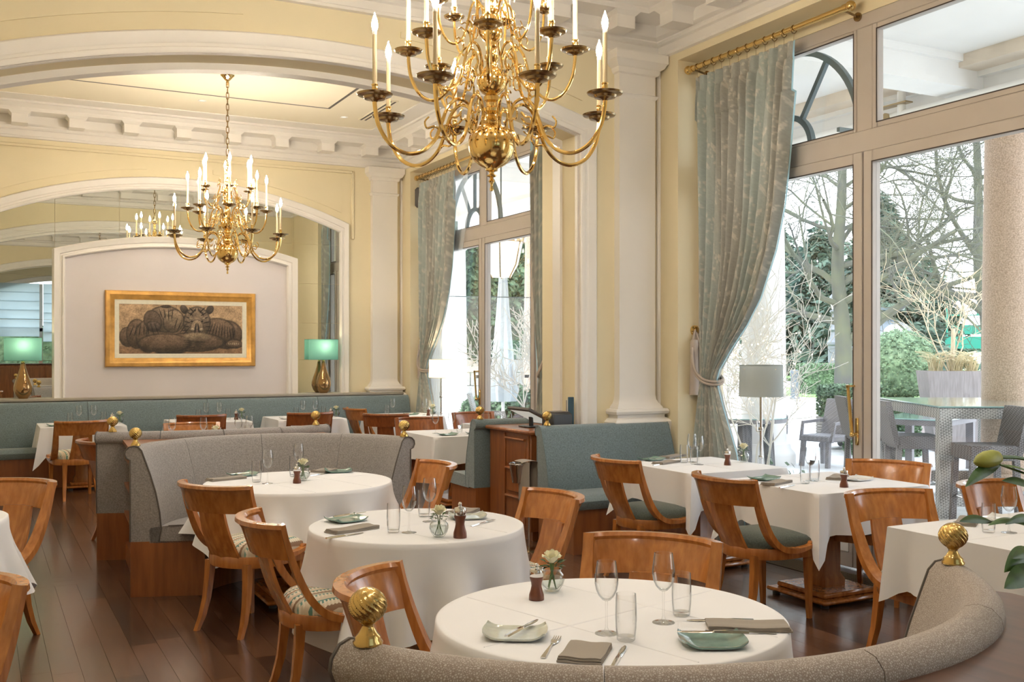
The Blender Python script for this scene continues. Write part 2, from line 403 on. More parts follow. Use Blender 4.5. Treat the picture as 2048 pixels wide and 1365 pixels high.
# rear wall with one wide arched window
hwr, apr, rdr = 2.2, 3.72, 5.7
struct('wall_rear', G().prism(arch_outline(XL-.2, XR+.5, ZC+.15, hwr, apr, rdr), YR-.25, YR, lambda x, z, y: (x, y, z)), wall_y, 20)
arch_band('trim_7', YR, 1, hwr-.01, hwr+.14, apr-.01, rdr-.01, apr+.15, rdr+.15, 0, .05)
g = G().box(XC-hwr, XC+hwr, YR-.2, YR-.14, 0, .5)
for x in (-2.15, -.75, .75, 2.15): g.box(XC+x-.05, XC+x+.05, YR-.2, YR-.14, 0, 3.6)
g.box(XC-hwr, XC+hwr, YR-.2, YR-.14, 2.2, 2.3)
wrear = struct('window_4', g, frame_m)
obj('pane', G().box(XC-hwr, XC+hwr, YR-.172, YR-.168, .5, 3.7), pane_m, wrear)
for i, (xa, xb, zb) in enumerate(((.25, 1.55, 2.05), (1.65, 3.05, 1.9), (3.15, 4.45, 2.05))):
    t = thing('roman_blind', ('left', 'middle', 'right')[i]+' pale blue roman blind on the rear window', 'blind', (0, 0, 0))
    obj('blind_cloth', G().grid(lambda u, v: (xa+(xb-xa)*u, YR+.06+.018*abs(sin(PI*v*6)), zb+(3.6-zb)*v), 4, 48), blind_m, t)
    for k in range(6): obj('batten', G().box(xa, xb, YR+.04, YR+.055, zb+(3.6-zb)*k/6-.006, zb+(3.6-zb)*k/6+.006), lining_m, t)
t = thing('sideboard', 'long dark sideboard below the rear window, seen only in the mirror', 'sideboard', (XC, YR+.3, 0))
obj('sideboard_body', G().box(-2.1, 2.1, -.25, .2, .08, 1.22, .01), chairwood_d, t); obj('sideboard_top', G().box(-2.15, 2.15, -.27, .23, 1.22, 1.26, .01), topwood, t)
for i in range(6): obj('sideboard_door', G().box(-2.05+i*.69, -1.40+i*.69, .2, .215, .14, 1.16, .004), panelwood, t)
# spandrel panels, slightly proud
def spandrel(parent, yf, x0, x1, zt, apo, rado, right=True, vert=None):
    n = 20; lo = [(x0+(x1-x0)*i/n, arcz(x0+(x1-x0)*i/n, apo, rado)) for i in range(n+1)]
    poly = lo+[(x1, zt), (x0, zt)]
    obj('panel', G().prism(poly, yf-.014, yf, lambda x, z, y: (x, y, z)), wall_y, parent, smooth=20)
for s in (-1, 1):
    a, b = (XC+.62, XC+2.3); x0, x1 = (a, b) if s > 0 else (2*XC-b, 2*XC-a)
    spandrel(wall_middle, YA, x0, x1, 4.14, 4.115, 8.1)
    a, b = (XC+.42, XC+2.2); x0, x1 = (a, b) if s > 0 else (2*XC-b, 2*XC-a)
    spandrel(wall_back, YW, x0, x1, 4.03, 3.985, 6.0)
# frames of the bigger wall panel on the back wall
for z0, z1, x0, x1 in ((4.13, 4.17, .0, 4.72), (3.2, 4.17, 4.69, 4.73)):
    obj('panel_moulding', G().box(x0, x1, YW-.03, YW, z0, z1, .008), wall_y, wall_back)
# floor: boards as parts
floor = struct('floor', G().box(XL-.2, XR+.5, YR-.2, YW+.2, -.08, -.022), subfloor, 0)
ub = G().box(0, 1, 0, 1, -.02, 0).mesh('floor_board', plankwood, 0)
cand = []
W = .137; rnd = random.Random(3)
ys0 = [YR, -.75, -.30, YA-.02, YB, YW]
x = XL; col = 0
while x < XR+.22:
    for (ya, yb) in ((YR, YA), (YB, YW)):
        y = ya-rnd.random()*1.1
        while y < yb:
            L = rnd.uniform(1.0, 2.0); cand.append((x, max(y, ya), W-.0016, min(y+L, yb)-max(y, ya)-.0016)); y += L
    x += W
y = YA
while y < YB-.01:
    xx = XL-rnd.random()
    while xx < XR+.2:
        L = rnd.uniform(1.0, 1.9); cand.append((max(xx, XL), y, min(xx+L, XR+.2)-max(xx, XL)-.0016, (YB-YA)/3-.0016)); xx += L
    y += (YB-YA)/3
def seen(c):
    X, Y = c[0]+c[2]/2, c[1]+c[3]/2; d = X*.4594+Y*.8882; r = X*.8882-Y*.4594
    if d < 1.5: return -1
    px = 1024+2057*r/d; bonus = 3 if (px < 560 and Y < 12) or (X > 3.2 and Y < 6) else 1
    return (1/d**2)*bonus if -120 < px < 2150 else -1
cand.sort(key=seen, reverse=True)
rest = G()
for i, (x, y, sx, sy) in enumerate(cand):
    if sx < .02 or sy < .02: continue
    if i < 290:
        o = obj('floor_board', ub, plankwood, floor, (x, y, 0)); o.scale = (sx, sy, 1)
    else: rest.box(x, x+sx, y, y+sy, -.02, 0)
obj('floor_boards_beyond', rest, plankwood, floor, smooth=0, kind='stuff')
# floor grille under the near window
gr = thing('floor_grille', 'slotted brass floor grille along the near window', 'grille', (5.43, 3.5, 0))
obj('grille_tray', G().box(-.13, .13, 0, 3.86, -.015, .0015), subfloor, gr)
for i in range(11): obj('grille_bar', G().box(-.125+i*.024, -.114+i*.024, 0, 3.86, .0015, .006), grille_m, gr)
# ceiling
ceiling = struct('ceiling', G().box(XL-.2, XR+.5, YR-.2, YW+.2, ZC, ZC+.15), ceil_y)
def groove(x0, x1, y0, y1):
    for a in ((x0, x1, y0, y0+.035), (x0, x1, y1-.035, y1), (x0, x0+.035, y0, y1), (x1-.035, x1, y0, y1)):
        obj('groove', G().box(*a, ZC-.006, ZC+.01), grey_pl, ceiling)
    obj('ceiling_panel', G().box(x0+.035, x1-.035, y0+.035, y1-.035, ZC-.005, ZC+.01), ceil_y, ceiling)
groove(.82, 3.87, 9.75, 12.42); groove(.82, 3.87, 1.2, 5.9)
PROF = ((0, 4.235), (.035, 4.24), (.045, 4.262), (.03, 4.27), (.03, 4.335), (.055, 4.345), (.07, 4.365), (.07, 4.378), (.10, 4.39), (.11, 4.40), (.11, 4.50),
        (.36, 4.505), (.375, 4.53), (.375, 4.545), (.39, 4.555), (.42, 4.585), (.45, 4.59), (.45, 4.615), (.70, 4.615), (.72, 4.622), (.72, ZC))
def cornice(name, x0, x1, y0, y1, sp=.62):
    secs = []
    for cx, cy, sx, sy in ((x0, y0, 1, 1), (x1, y0, -1, 1), (x1, y1, -1, -1), (x0, y1, 1, -1)):
        secs.append([(cx+sx*d, cy+sy*d, z) for d, z in PROF])
    o = struct(name, G().loft(secs, closed=False, cap=False, loop=True), white, 25)
    mg = G().box(-.09, .09, 0, .215, 4.365, 4.49)
    mg.add([(-.09, 0, 4.47), (.09, 0, 4.47), (.09, .215, 4.47), (-.09, .215, 4.47), (-.125, 0, 4.506), (.125, 0, 4.506), (.125, .25, 4.506), (-.125, .25, 4.506)],
           [(0, 3, 2, 1), (4, 5, 6, 7), (0, 1, 5, 4), (1, 2, 6, 5), (2, 3, 7, 6), (3, 0, 4, 7)])
    mm = mg.mesh('modillion', white, 0)
    def row(a, b, put):
        n = max(1, round((b-a)/sp)); s_ = (b-a)/n
        for i in range(n): put(a+s_*(i+.5))
    row(x0+.25, x1-.25, lambda t: obj('modillion', mm, white, o, (t, y0+.11, 0), 0))
    row(x0+.25, x1-.25, lambda t: obj('modillion', mm, white, o, (t, y1-.11, 0), PI))
    row(y0+.25, y1-.25, lambda t: obj('modillion', mm, white, o, (x0+.11, t, 0), -PI/2))
    row(y0+.25, y1-.25, lambda t: obj('modillion', mm, white, o, (x1-.11, t, 0), PI/2))
cornice('trim_8', XL, XR, YB, YW); cornice('trim_9', XL, XR, -.30, YA); cornice('trim_10', XL, XR, YR, -.75)
# pilasters
def rect_stack(x0, x1, yb, y0, prof):
    secs = [[(x0-d, yb, z), (x0-d, y0-d, z), (x1+d, y0-d, z), (x1+d, yb, z)] for d, z in prof]
    return G().loft(secs, closed=True, cap=True)
PIL = ((.10, 0), (.10, .935), (.105, .945), (.105, .985), (.09, 1.0), (.075, 1.015), (.06, 1.02), (.06, 1.045), (.085, 1.055), (.09, 1.075), (.08, 1.095), (.05, 1.10), (.045, 1.115), (.02, 1.145), (.005, 1.18), (0, 1.22), (0, 3.84), (.012, 3.85), (.022, 3.875), (.012, 3.88), (0, 3.885), (0, 4.05), (.02, 4.06), (.03, 4.085), (.03, 4.10), (.06, 4.12), (.075, 4.15), (.085, 4.16), (.085, 4.235))
for i, (x0, yf) in enumerate(((4.98, YW), (4.98, YA), (-.67, YW), (-.67, YA))):
    struct('trim_%d' % (11+i), rect_stack(x0, x0+.38, yf, yf-.085, PIL), white, 30)
for i, (x, y) in enumerate(((XR-.03, YA-.03), (XR-.03, YW-.03))):
    struct('trim_%d' % (15+i), G().box(x, x+.04, y, y+.04, 0, 4.24, .012), white)
g = G().box(XL, XL+.02, YR, YW, 0, .16, .006); struct('baseboard_left', g, white)
g = G()
for a, b in ((1.04, 3.48), (7.385, 7.66), (8.1, 9.82), (13.73, YW)): g.box(XR-.02, XR, a, b, 0, .16, .006)
struct('baseboard_right', g, white)
struct('baseboard_back', G().box(XL, XR, YW-.02, YW, 0, .16, .006), white)
# mirror, arched surround and picture niche on the back wall
mir = thing('wall_mirror', 'large arched wall mirror in panes around the picture niche', 'mirror', (0, YW, 0))
HM = 2.175
def zt_m(x): return arcz(x, 3.72, 5.7)
cols = [XC-HM, .83, 1.59, 2.345, 3.10, 3.86, XC+HM]; rows = [.98, 1.49, 2.0, 2.55, 3.1]
for i in range(len(cols)-1):
    xa, xb = cols[i]+.0015, cols[i+1]-.0015
    for j in range(len(rows)-1):
        if 0 < i < 5 and j < 3: continue
        if min(zt_m(xa), zt_m(xb)) < rows[j+1] and j == len(rows)-2: pass
        obj('mirror_pane', G().box(xa, xb, -.012, -.002, rows[j]+.0015, min(rows[j+1], max(zt_m(xa), zt_m(xb)))-.0015), mirror_m, mir, smooth=0)
    n = 12; top = [(xa+(xb-xa)*k/n, max(3.102, zt_m(xa+(xb-xa)*k/n))) for k in range(n+1)]
    obj('mirror_pane', G().prism(top+[(xb, 3.1), (xa, 3.1)], -.012, -.002, lambda x, z, y: (x, y, z)), mirror_m, mir, smooth=0)
arch_band('trim_17', YW, -1, HM, HM+.125, 3.72, 5.7, 3.885, 5.86, .9, .075)
n = 30; top = [(.9+2.89*k/n, arcz(.9+2.89*k/n, 2.99, 5.45)) for k in range(n+1)]
struct('trim_18', G().prism([(.9, .9)]+top+[(3.79, .9)], YW-.05, YW-.013, lambda x, z, y: (x, y, z)), lav, 20)
arch_band('trim_19', YW-.013, -1, 1.40, 1.545, 2.955, 5.42, 3.105, 5.58, .9, .14)
struct('trim_20', G().box(-.75, 5.4, YW-.24, YW-.02, .985, 1.025, .01), MAT('grey_ledge', (.36, .33, .28), .6))

# picture
pic = thing('framed_picture', 'gilt framed dark drawing of two resting tigers in the wall niche', 'picture', (2.36, YW-.05, 1.895))
PW, PH = .95, .49
def frame_loft(w2, h2, prof):
    return [[(sx*(w2-a), -d, sz*(h2-a)) for a, d in prof] for sx, sz in ((-1, -1), (1, -1), (1, 1), (-1, 1))]
obj('frame', G().loft(frame_loft(PW, PH, ((0, 0), (0, .045), (.012, .06), (.05, .062), (.062, .05), (.085, .042), (.10, .03), (.115, .026), (.115, 0))), True, False, True), gold_m, pic)
obj('mount', G().loft(frame_loft(PW-.11, PH-.11, ((0, 0), (0, .024), (.06, .012), (.06, 0))), True, False, True), matb_m, pic)
aw, ah = PW-.165, PH-.165; NU, NV = 260, 112
art = obj('drawing', G().grid(lambda u, v: (-aw+2*aw*u, -.008, -ah+2*ah*v), NU, NV), art_m, pic)
U, V = np.meshgrid(np.linspace(0, 1, NU+1), np.linspace(0, 1, NV+1)); rg = np.random.RandomState(5)
def nz(sc):
    a = rg.rand(int(NV/sc)+3, int(NU/sc)+3); yi = np.arange(NV+1)/sc; xi = np.arange(NU+1)/sc
    y0 = yi.astype(int); x0 = xi.astype(int); fy = (yi-y0)[:, None]; fx = (xi-x0)[None, :]
    A = a[np.ix_(y0, x0)]; B = a[np.ix_(y0, x0+1)]; Cc = a[np.ix_(y0+1, x0)]; D = a[np.ix_(y0+1, x0+1)]
    return A*(1-fx)*(1-fy)+B*fx*(1-fy)+Cc*(1-fx)*fy+D*fx*fy
bgc = np.array((.40, .275, .165)); img = np.ones((NV+1, NU+1, 3))*bgc
img *= (0.85+.3*nz(6))[..., None]; img = np.where((V < .16)[..., None], img*np.array((.55, .48, .45)), img)
def ell(cx, cy, a, b, ang=0):
    c_, s_ = cos(ang), sin(ang); X = (U-cx)*2.4; Y = V-cy
    x = X*c_+Y*s_; y = -X*s_+Y*c_; return (x/a)**2+(y/b)**2
def blob(col, cx, cy, a, b, ang=0, soft=.12, rim=True):
    global img
    e = ell(cx, cy, a, b, ang); m = np.clip((1-e)/soft, 0, 1)[..., None]
    sh = np.clip(.55+.6*(V-cy)/b+.25*(1-e), .3, 1.25)[..., None]
    img = img*(1-m)+np.array(col)*sh*m*(0.8+.4*nz(3))[..., None]
    if rim:
        r_ = np.exp(-((e-.93)/.11)**2)[..., None]; img = img*(1-.75*r_)+np.array((.02, .017, .015))*.75*r_
dk = (.15, .10, .065)
for a in ((.07, .34, .16, .20), (.14, .40, .20, .30), (.23, .36, .24, .34), (.40, .40, .46, .46), (.86, .40, .34, .30), (.78, .46, .38, .28), (.93, .20, .18, .09), (.60, .24, .60, .20), (.36, .22, .52, .19)): blob(dk, *a)
blob((.19, .135, .09), .365, .70, .36, .27); blob((.24, .175, .115), .43, .66, .20, .24, -.25); blob((.12, .085, .06), .265, .66, .17, .22, .3); blob((.09, .065, .05), .27, .55, .14, .11)
blob((.06, .045, .035), .37, .955, .12, .035, 0, .4, False); blob((.28, .21, .14), .39, .80, .07, .05, -.4, .5, False)
for a in ((.515, .90, .07, .10, .6), (.725, .90, .07, .10, -.6)): blob((.085, .065, .05), *a)
blob((.20, .145, .10), .62, .64, .27, .33); blob((.27, .20, .135), .62, .54, .13, .16); blob((.10, .07, .055), .62, .45, .075, .06)
blob((.21, .155, .10), .62, .33, .30, .12, 0, .5, False)
bl = (.02, .016, .013)
for sx in (-1, 1):
    for k in range(6): blob(bl, .62+sx*(.045+.011*k), .90-.085*k, .085-.004*k, .013, sx*(.75-.16*k), .5, False)
    for k in range(4): blob(bl, .62+sx*(.012+.013*k), .90-.03*k, .012, .05, sx*.3, .5, False)
    blob(bl, .62+sx*.042, .665, .028, .018, sx*.2, .4, False); blob((.34, .27, .18), .62+sx*.048, .715, .05, .02, sx*.4, .6, False); blob((.33, .26, .18), .62+sx*.035, .50, .05, .035, 0, .6, False)
    blob(bl, .62+sx*.012, .53, .02, .12, sx*.15, .5, False)
for k in range(9): blob(bl, .735+.023*k, .52-.012*k, .16, .011, 1.25+.06*k, .6, False)
for k in range(8): blob(bl, .33+.03*k, .80-.045*k*(k > 3), .14, .011, 1.9-.15*k, .6, False)
for k in range(7): blob(bl, .10+.032*k, .46+.01*k, .15, .012, 1.2+.12*k, .6, False)
for k in range(5): blob(bl, .60, .26-.03*k, .34-.03*k, .008, .05*k-.1, .6, False)
for k in range(6): blob((.42, .33, .22), .885+.016*k, .205, .012, .03, .2, .6, False)
img *= (.62+.76*nz(1.6))[..., None]; img *= (.75+.5*nz(9))[..., None]
set_print(art, img.reshape(-1, 3))
# two small recessed ceiling spots, further unseen ones added for room light, and the slot vent
LS = []
def downlight(x, y, lab, e=70, z=ZC, size=1.9):
    t = thing('ceiling_downlight', lab, 'ceiling light', (x, y, z), group=None)
    obj('bezel', G().lathe([(.035, -.004), (.046, -.006), (.05, 0), (.035, 0)], 20), white, t)
    obj('lens', G().lathe([(0, -.001), (.035, -.001), (.035, 0)], 16), dl_m, t)
    ld = bpy.data.lights.new('downlight_beam', 'SPOT'); ld.energy = e; ld.color = (1, .94, .86); ld.spot_size = size; ld.spot_blend = .8; ld.shadow_soft_size = .06
    lo = bpy.data.objects.new('downlight_beam', ld); C.objects.link(lo); lo.location = (0, 0, -.02); lo.parent = t
DLE = 50
for x, y, lab in ((2.38, 12.73, 'small ceiling spot behind the far chandelier chain'), (4.17, 12.78, 'small ceiling spot near the slot vent'), (2.38, 10.9-1.2, 'added unseen ceiling spot of the far bay just beyond the arch'),
                  (.5, 9.3, 'added unseen ceiling spot of the far bay beside the left wall'), (2.38, 9.2, 'added unseen ceiling spot above the curved benches'), (4.3, 9.3, 'added unseen ceiling spot above the till cabinet')): downlight(x, y, lab, DLE)  # all but the two small spots are unseen, added to light the bay
for x, y, lab in ((.3, 6.3, 'added unseen ceiling spot above the left hand chairs'), (2.3, 6.6, 'added unseen ceiling spot in front of the middle arch'), (4.4, 6.2, 'added unseen ceiling spot above the blue bench'), (.3, 3.6, 'added unseen ceiling spot above the aisle'),
                  (4.4, 3.4, 'added unseen ceiling spot above the window tables'), (2.3, 1.9, 'added unseen ceiling spot above the nearest round table'), (.3, .9, 'added unseen ceiling spot over the near aisle'), (4.4, .9, 'added unseen ceiling spot over the counter')): downlight(x, y, lab, DLE*1.2)  # whole grid sits above the view, added as fill light for this bay
for x, y, lab in ((.6, -2.2, 'added unseen rear bay ceiling spot by the left wall'), (4.2, -2.2, 'added unseen rear bay ceiling spot by the window wall'), (2.3, -3.8, 'added unseen rear bay ceiling spot by the rear window')): downlight(x, y, lab, DLE)  # spots added behind the camera for more light, none of them in view
t = thing('slot_vent', 'dark twin slot air vent in the far bay ceiling', 'vent', (4.43, 11.66, ZC))
obj('vent_frame', G().box(-.06, .06, 0, 1.15, -.012, 0), ceil_y, t)
for x in (-.03, .03): obj('slot', G().box(x-.012, x+.012, .02, 1.13, -.0135, -.011), gap_m, t)
t = thing('wall_speaker', 'small dark loudspeaker high in the far window reveal', 'speaker', (5.57, 13.72, 3.66))
obj('speaker_body', G().box(-.05, .07, -.08, 0, 0, .29, .03), grey_pl, t); obj('bracket', G().box(-.02, .02, -.02, .0, .1, .18), dark_pl, t)

# ------------------------------------------------------------------ windows
def window(name, k, lab):
    y0, y1 = 3.49+k, 7.375+k; xf, xb = XG, XG+.075
    fr = G()
    def bar(ya, yb, za, zb, dx=0): fr.box(xf-dx, xb, ya, yb, za, zb, .006)
    bar(y0, y1, 3.95, 4.05); bar(y0, y0+.06, 0, 4.05); bar(y1-.06, y1, 0, 4.05)
    bar(y0+.06, y1-.06, 3.045, 3.20, .012)
    ym = 5.435+k; yp = 3.975+k
    bar(ym-.075, ym+.075, 3.20, 3.95); bar(yp-.075, yp+.075, 0, 3.95)
    w_ = struct(name, fr, frame_m)
    def sash(ya, yb, za, zb, s=.075, bot=None, nm='sash', dx=.02):
        g = G(); bt = bot or s
        g.box(xf-dx, xb-.01, ya, ya+s, za, zb, .006); g.box(xf-dx, xb-.01, yb-s, yb, za, zb, .006)
        g.box(xf-dx, xb-.01, ya+s, yb-s, zb-s, zb, .006); g.box(xf-dx, xb-.01, ya+s, yb-s, za, za+bt, .006)
        o = obj(nm, g, frame_m, w_)
        p = obj('pane', G().box(xf+.02, xf+.024, ya+s, yb-s, za+bt, zb-s), pane_m, o, smooth=0)
        gs = G(); e = .008
        for a in ((ya+s-e, ya+s), (yb-s, yb-s+e)): gs.box(xf-dx-.002, xf-dx, a[0], a[1], za+bt-e, zb-s+e)
        for a in ((zb-s, zb-s+e), (za+bt-e, za+bt)): gs.box(xf-dx-.002, xf-dx, ya+s, yb-s, a[0], a[1])
        obj('gasket', gs, gap_m, o, smooth=0)
        return o
    sash(ym+.075, y1-.06, 3.20, 3.95, .03, None, 'fanlight', .003); sash(yp+.075, ym-.075, 3.20, 3.95, .045, None, 'fanlight', .003)
    sash(y0+.06, yp-.075, 3.20, 3.95, .03, None, 'fanlight', .003)
    d1 = sash(ym+.007, y1-.06, .02, 3.045, .085, .43, 'door_leaf'); d2 = sash(yp+.075, ym-.007, .02, 3.045, .085, .43, 'door_leaf'); sash(y0+.06, yp-.075, .02, 3.045, .05, .43, 'side_light')
    for d, ya, yb in ((d1, ym+.007, y1-.06), (d2, yp+.075, ym-.007)):
        obj('lower_panel', G().box(xf-.026, xf-.018, ya+.12, yb-.12, .13, .40, .004), white, d)
    # long brass lever handle on the meeting stile
    h = G().box(xf-.035, xf-.018, ym+.03, ym+.06, .92, 1.12, .006).tube([(xf-.03, ym+.045, 1.0), (xf-.075, ym+.045, 1.0)], .011, 8)
    h.tube([(xf-.075, ym+.045, .985), (xf-.085, ym+.075, 1.33), (xf-.09, ym+.075, 1.36)], .012, 8).ball((xf-.075, ym+.045, 1.0), .02, 10, 6)
    h.tube([(xf-.09, ym+.075, 1.35), (xf-.02, ym+.075, 1.35)], .008, 8)
    obj('lever_handle', h, brass, d1)
    w_['label'] = lab
    return w_
window('window_1', 0, 'near tall window with double door leaves and fanlights'); window('window_2', WO[2], 'far tall window with double door leaves and fanlights'); window('window_3', WO[0], 'tall window beside the camera')
# curtain rods, curtains, tiebacks
def fabric_print(S, T):
    """woven leaf fronds and blossoms; S,T in metres on the cloth"""
    base = np.array((.345, .345, .315)); alt = np.array((.38, .45, .44)); n = S.shape
    m2 = .5+.5*np.sin(S*4.2+.6*np.sin(T*2.1)); col = base+(alt-base)*np.clip(m2*1.1-.35, 0, 1)[..., None]
    col *= (0.93+.12*np.random.RandomState(1).rand(*n))[..., None]
    ink = np.zeros(n)
    TW, TH = .42, .58; S = S/1.1; T = T/1.1
    for ox, oy in ((0, 0), (TW/2, TH/2)):
        s = np.mod(S+ox, TW)-TW/2; t = np.mod(T+oy, TH)-TH/2
        def leaf(cx, cy, a, b, ang):
            c_, s_ = math.cos(ang), math.sin(ang); x = (s-cx)*c_+(t-cy)*s_; y = -(s-cx)*s_+(t-cy)*c_
            e = (x/a)**2+(y/b)**2; return np.where(e < 1, np.where(np.abs(y) < .0016, .35, 1.), 0)
        for k in range(7):                       # frond
            q = k/6; cx = -.12+.10*q; cy = -.2+.26*q
            for sg in (-1, 1): ink = np.maximum(ink, .85*leaf(cx+sg*.024*math.cos(.4), cy+.018, .034*(1-.5*q), .007, .4+sg*.95+.35))
        for k in range(5):                       # tulip blossom
            an = -1.0+.5*k; ink = np.maximum(ink, leaf(.07+.035*math.sin(an), .10+.035*math.cos(an), .038, .012, PI/2-an))
        for sg in (-1, 1):
            ink = np.maximum(ink, .9*leaf(.07+sg*.05, .015, .055, .015, PI/2+sg*.6)); ink = np.maximum(ink, .7*leaf(.10+sg*.05, -.16, .06, .014, sg*.9))
        ink = np.maximum(ink, .8*((np.abs(s-.07-.02*np.sin(t*18)) < .0045) & (t < .06) & (t > -.22)))
    return col*(1-.62*ink[..., None])+np.array((.68, .64, .56))*.62*ink[..., None]
def interp(z, tab):
    for (za, a), (zb, b) in zip(tab, tab[1:]):
        if z >= zb:
            t = (za-z)/(za-zb); t = t if abs(zb-1.34) > .01 and abs(za-1.34) > .01 else t; return a+(b-a)*t
    return tab[-1][1]
def curtain(k, side, lab, nu=230, nv=360):
    """side=+1 hangs at the far reveal (open edge towards the camera), -1 mirrored at the near reveal"""
    L = [(3.99, .16), (3.6, .17), (2.4, .22), (1.7, .235), (1.40, .24), (1.34, .24), (1.2, .22), (.7, .16), (.02, .13)]
    Rr = [(3.99, 1.36), (3.6, 1.34), (3.16, 1.28), (2.75, 1.22), (2.4, 1.13), (2.03, .97), (1.82, .82), (1.62, .63), (1.45, .49), (1.34, .445), (1.15, .52), (.75, .70), (.35, .78), (.02, .81)]
    if side < 0: L = [(z, v*.4) for z, v in L]; Rr = [(z, .08+(v-.08)*.20) for z, v in Rr]
    yo = (7.375+k) if side > 0 else (3.49+k)
    nf = 11 if side > 0 else 4
    t = thing('curtain', lab, 'curtain', (5.545, yo, 0))
    zs = [3.985-3.97*j/nv for j in range(nv+1)]
    def pt(u, v):
        j = min(nv, int(round(v*nv))); z = zs[j]; l, r_ = interp(z, L), interp(z, Rr)
        tight = max(0, 1-abs(z-1.34)/.55); w2 = (r_-l)
        uu = u**(1-.12*tight)
        y = l+w2*uu
        pin = .5+.5*math.tanh((3.86-z)*14)
        am = (.026+.034*pin+.010*sin(u*11+z*.7))*(1-.35*tight); ph = 2*PI*nf*u+.5*sin(z*1.3+u*7)+(.9*sin(u*5+z*.8) if z < 3.6 else 0)
        x = am*sin(ph)+.012*sin(2.3*ph+z*2)
        if z > 3.86: x = .03*math.copysign(abs(sin(ph))**.6, sin(ph))
        y += .006*cos(ph)-.02*max(0, 1-abs(z-3.7)/.6)*sin(u*PI)*0
        x += -.05*max(0, u-.55)*max(0, min(1, (2.6-z)/1.2))*(1 if z > 1.34 else .5)
        return (x, -side*y, z)
    cl = obj('curtain_cloth', G().grid(pt, nu, nv), curt_m, t, smooth=80)
    uu, vv = np.meshgrid(np.linspace(0, 1, nu+1), np.linspace(0, 1, nv+1)); W_ = 2.5 if side > 0 else 1.4
    set_print(cl, fabric_print(uu*W_, vv*3.97).reshape(-1, 3))
    def edge(u, v):
        p = pt(1, v); return (p[0]+.012-.028*u, p[1]-side*(-.012+.05*u), p[2])
    obj('lining_edge', G().grid(edge, 3, nv), lining_m, t, smooth=80)
    n = 11 if side > 0 else 6
    pr_ = G()
    for i in range(n+1):
        y = (.17+1.19*i/n) if side > 0 else (.09+.25*i/n)
        obj('curtain_ring', G().tube([(.03*cos(a), -side*(y+.004*sin(a)), 4.075+.031*sin(a)) for a in [2*PI*q/14 for q in range(14)]], .0035, 5, closed=True).tube([(0, -side*y, 4.045), (0, -side*y, 3.985)], .002, 4), brass_d, t)
    # tieback
    tb = thing('curtain_tieback', 'taupe rope tieback with tassel holding the '+lab.split(' curtain')[0]+' curtain', 'tieback', (5.545, yo, 0))
    f = 1 if side > 0 else .3
    rope = [(.08, -side*.03, 1.78), (.02, -side*.07, 1.62), (-.06, -side*.20*f, 1.45), (-.085, -side*.34*f, 1.36), (-.05, -side*.46*f, 1.335), (.03, -side*.475*f, 1.36), (.07, -side*.3*f, 1.45), (.085, -side*.1, 1.66), (.09, -side*.03, 1.76)]
    pth = smoothpath(rope, 7)
    for dz in (-.014, .012): obj('cord', G().tube([(p[0], p[1], p[2]+dz) for p in pth], .0115, 8, closed=True), rope_m, tb)
    obj('rosette', G().lathe([(0, .03), (.014, .028), (.02, .018), (.03, .022), (.044, .012), (.046, 0), (0, 0)], 20).tf(Matrix.Translation((.095, -side*.002, 1.79)) @ Matrix.Rotation(R(90*side), 4, 'X')), brass, tb)
    obj('tassel_head', G().lathe([(0, .03), (.03, .025), (.038, .0), (.038, -.10), (0, -.10)], 14, c=(.05, -side*.06, 1.68)), rope_m, tb)
    obj('tassel_fringe', G().lathe([(.034, 0), (.04, -.2), (.047, -.36), (.0, -.36)], 26, c=(.05, -side*.06, 1.58), rmod=lambda a, z: 1+.06*sin(a*13)), rope_m, tb)
    return t
def rod(k, ya, yb, lab):
    t = thing('curtain_rod', lab, 'curtain rod', (5.545, 0, 4.082))
    obj('pole', G().tube([(0, ya, 0), (0, yb, 0)], .023, 16), brass, t)
    for y, s_ in ((ya, -1), (yb, 1)):
        obj('finial', G().ball((0, y+s_*.035, 0), .038, 16, 10).tube([(0, y-s_*.03, 0), (0, y+s_*.01, 0)], .029, 12), brass, t)
    for y in (ya+.02, yb-.06):
        obj('bracket', G().tube([(0, y, -.02), (.12, y, -.045)], .009, 8).lathe([(0, -.008), (.034, -.008), (.034, .008), (0, .008)], 14, c=(0, 0, 0)).tf(Matrix.Identity(4)) if False else G().tube([(0, y, -.02), (.13, y, -.045)], .009, 8).tube([(.118, y, -.045), (.134, y, -.045)], .033, 14), brass_d, t)
rod(0, 5.47, 7.30, 'long brass curtain rod over the near window'); rod(WO[2], 11.815, 13.645, 'brass curtain rod over the far window'); rod(WO[2], 9.87, 10.2, 'short brass curtain rod at the near end of the far window')
curtain(0, 1, 'large floral grey curtain tied back at the near window'); curtain(WO[2], 1, 'floral grey curtain tied back at the left of the far window', 110, 150)
curtain(WO[2], -1, 'narrow floral grey curtain at the right of the far window', 60, 110)
# voile behind the far curtain
t = obj('sheer_curtain', G().grid(lambda u, v: (5.64+.012*sin(u*60), 13.6-u*(1.45-.75*max(0, min(1, (v-.15)/.5)) if v < .65 else .7+.2*(v-.65)), 3.95-3.9*v), 90, 50), sheer_m, smooth=80)
tag(t, 'sheer white voile drawn aside behind the far floral curtain', 'sheer curtain')
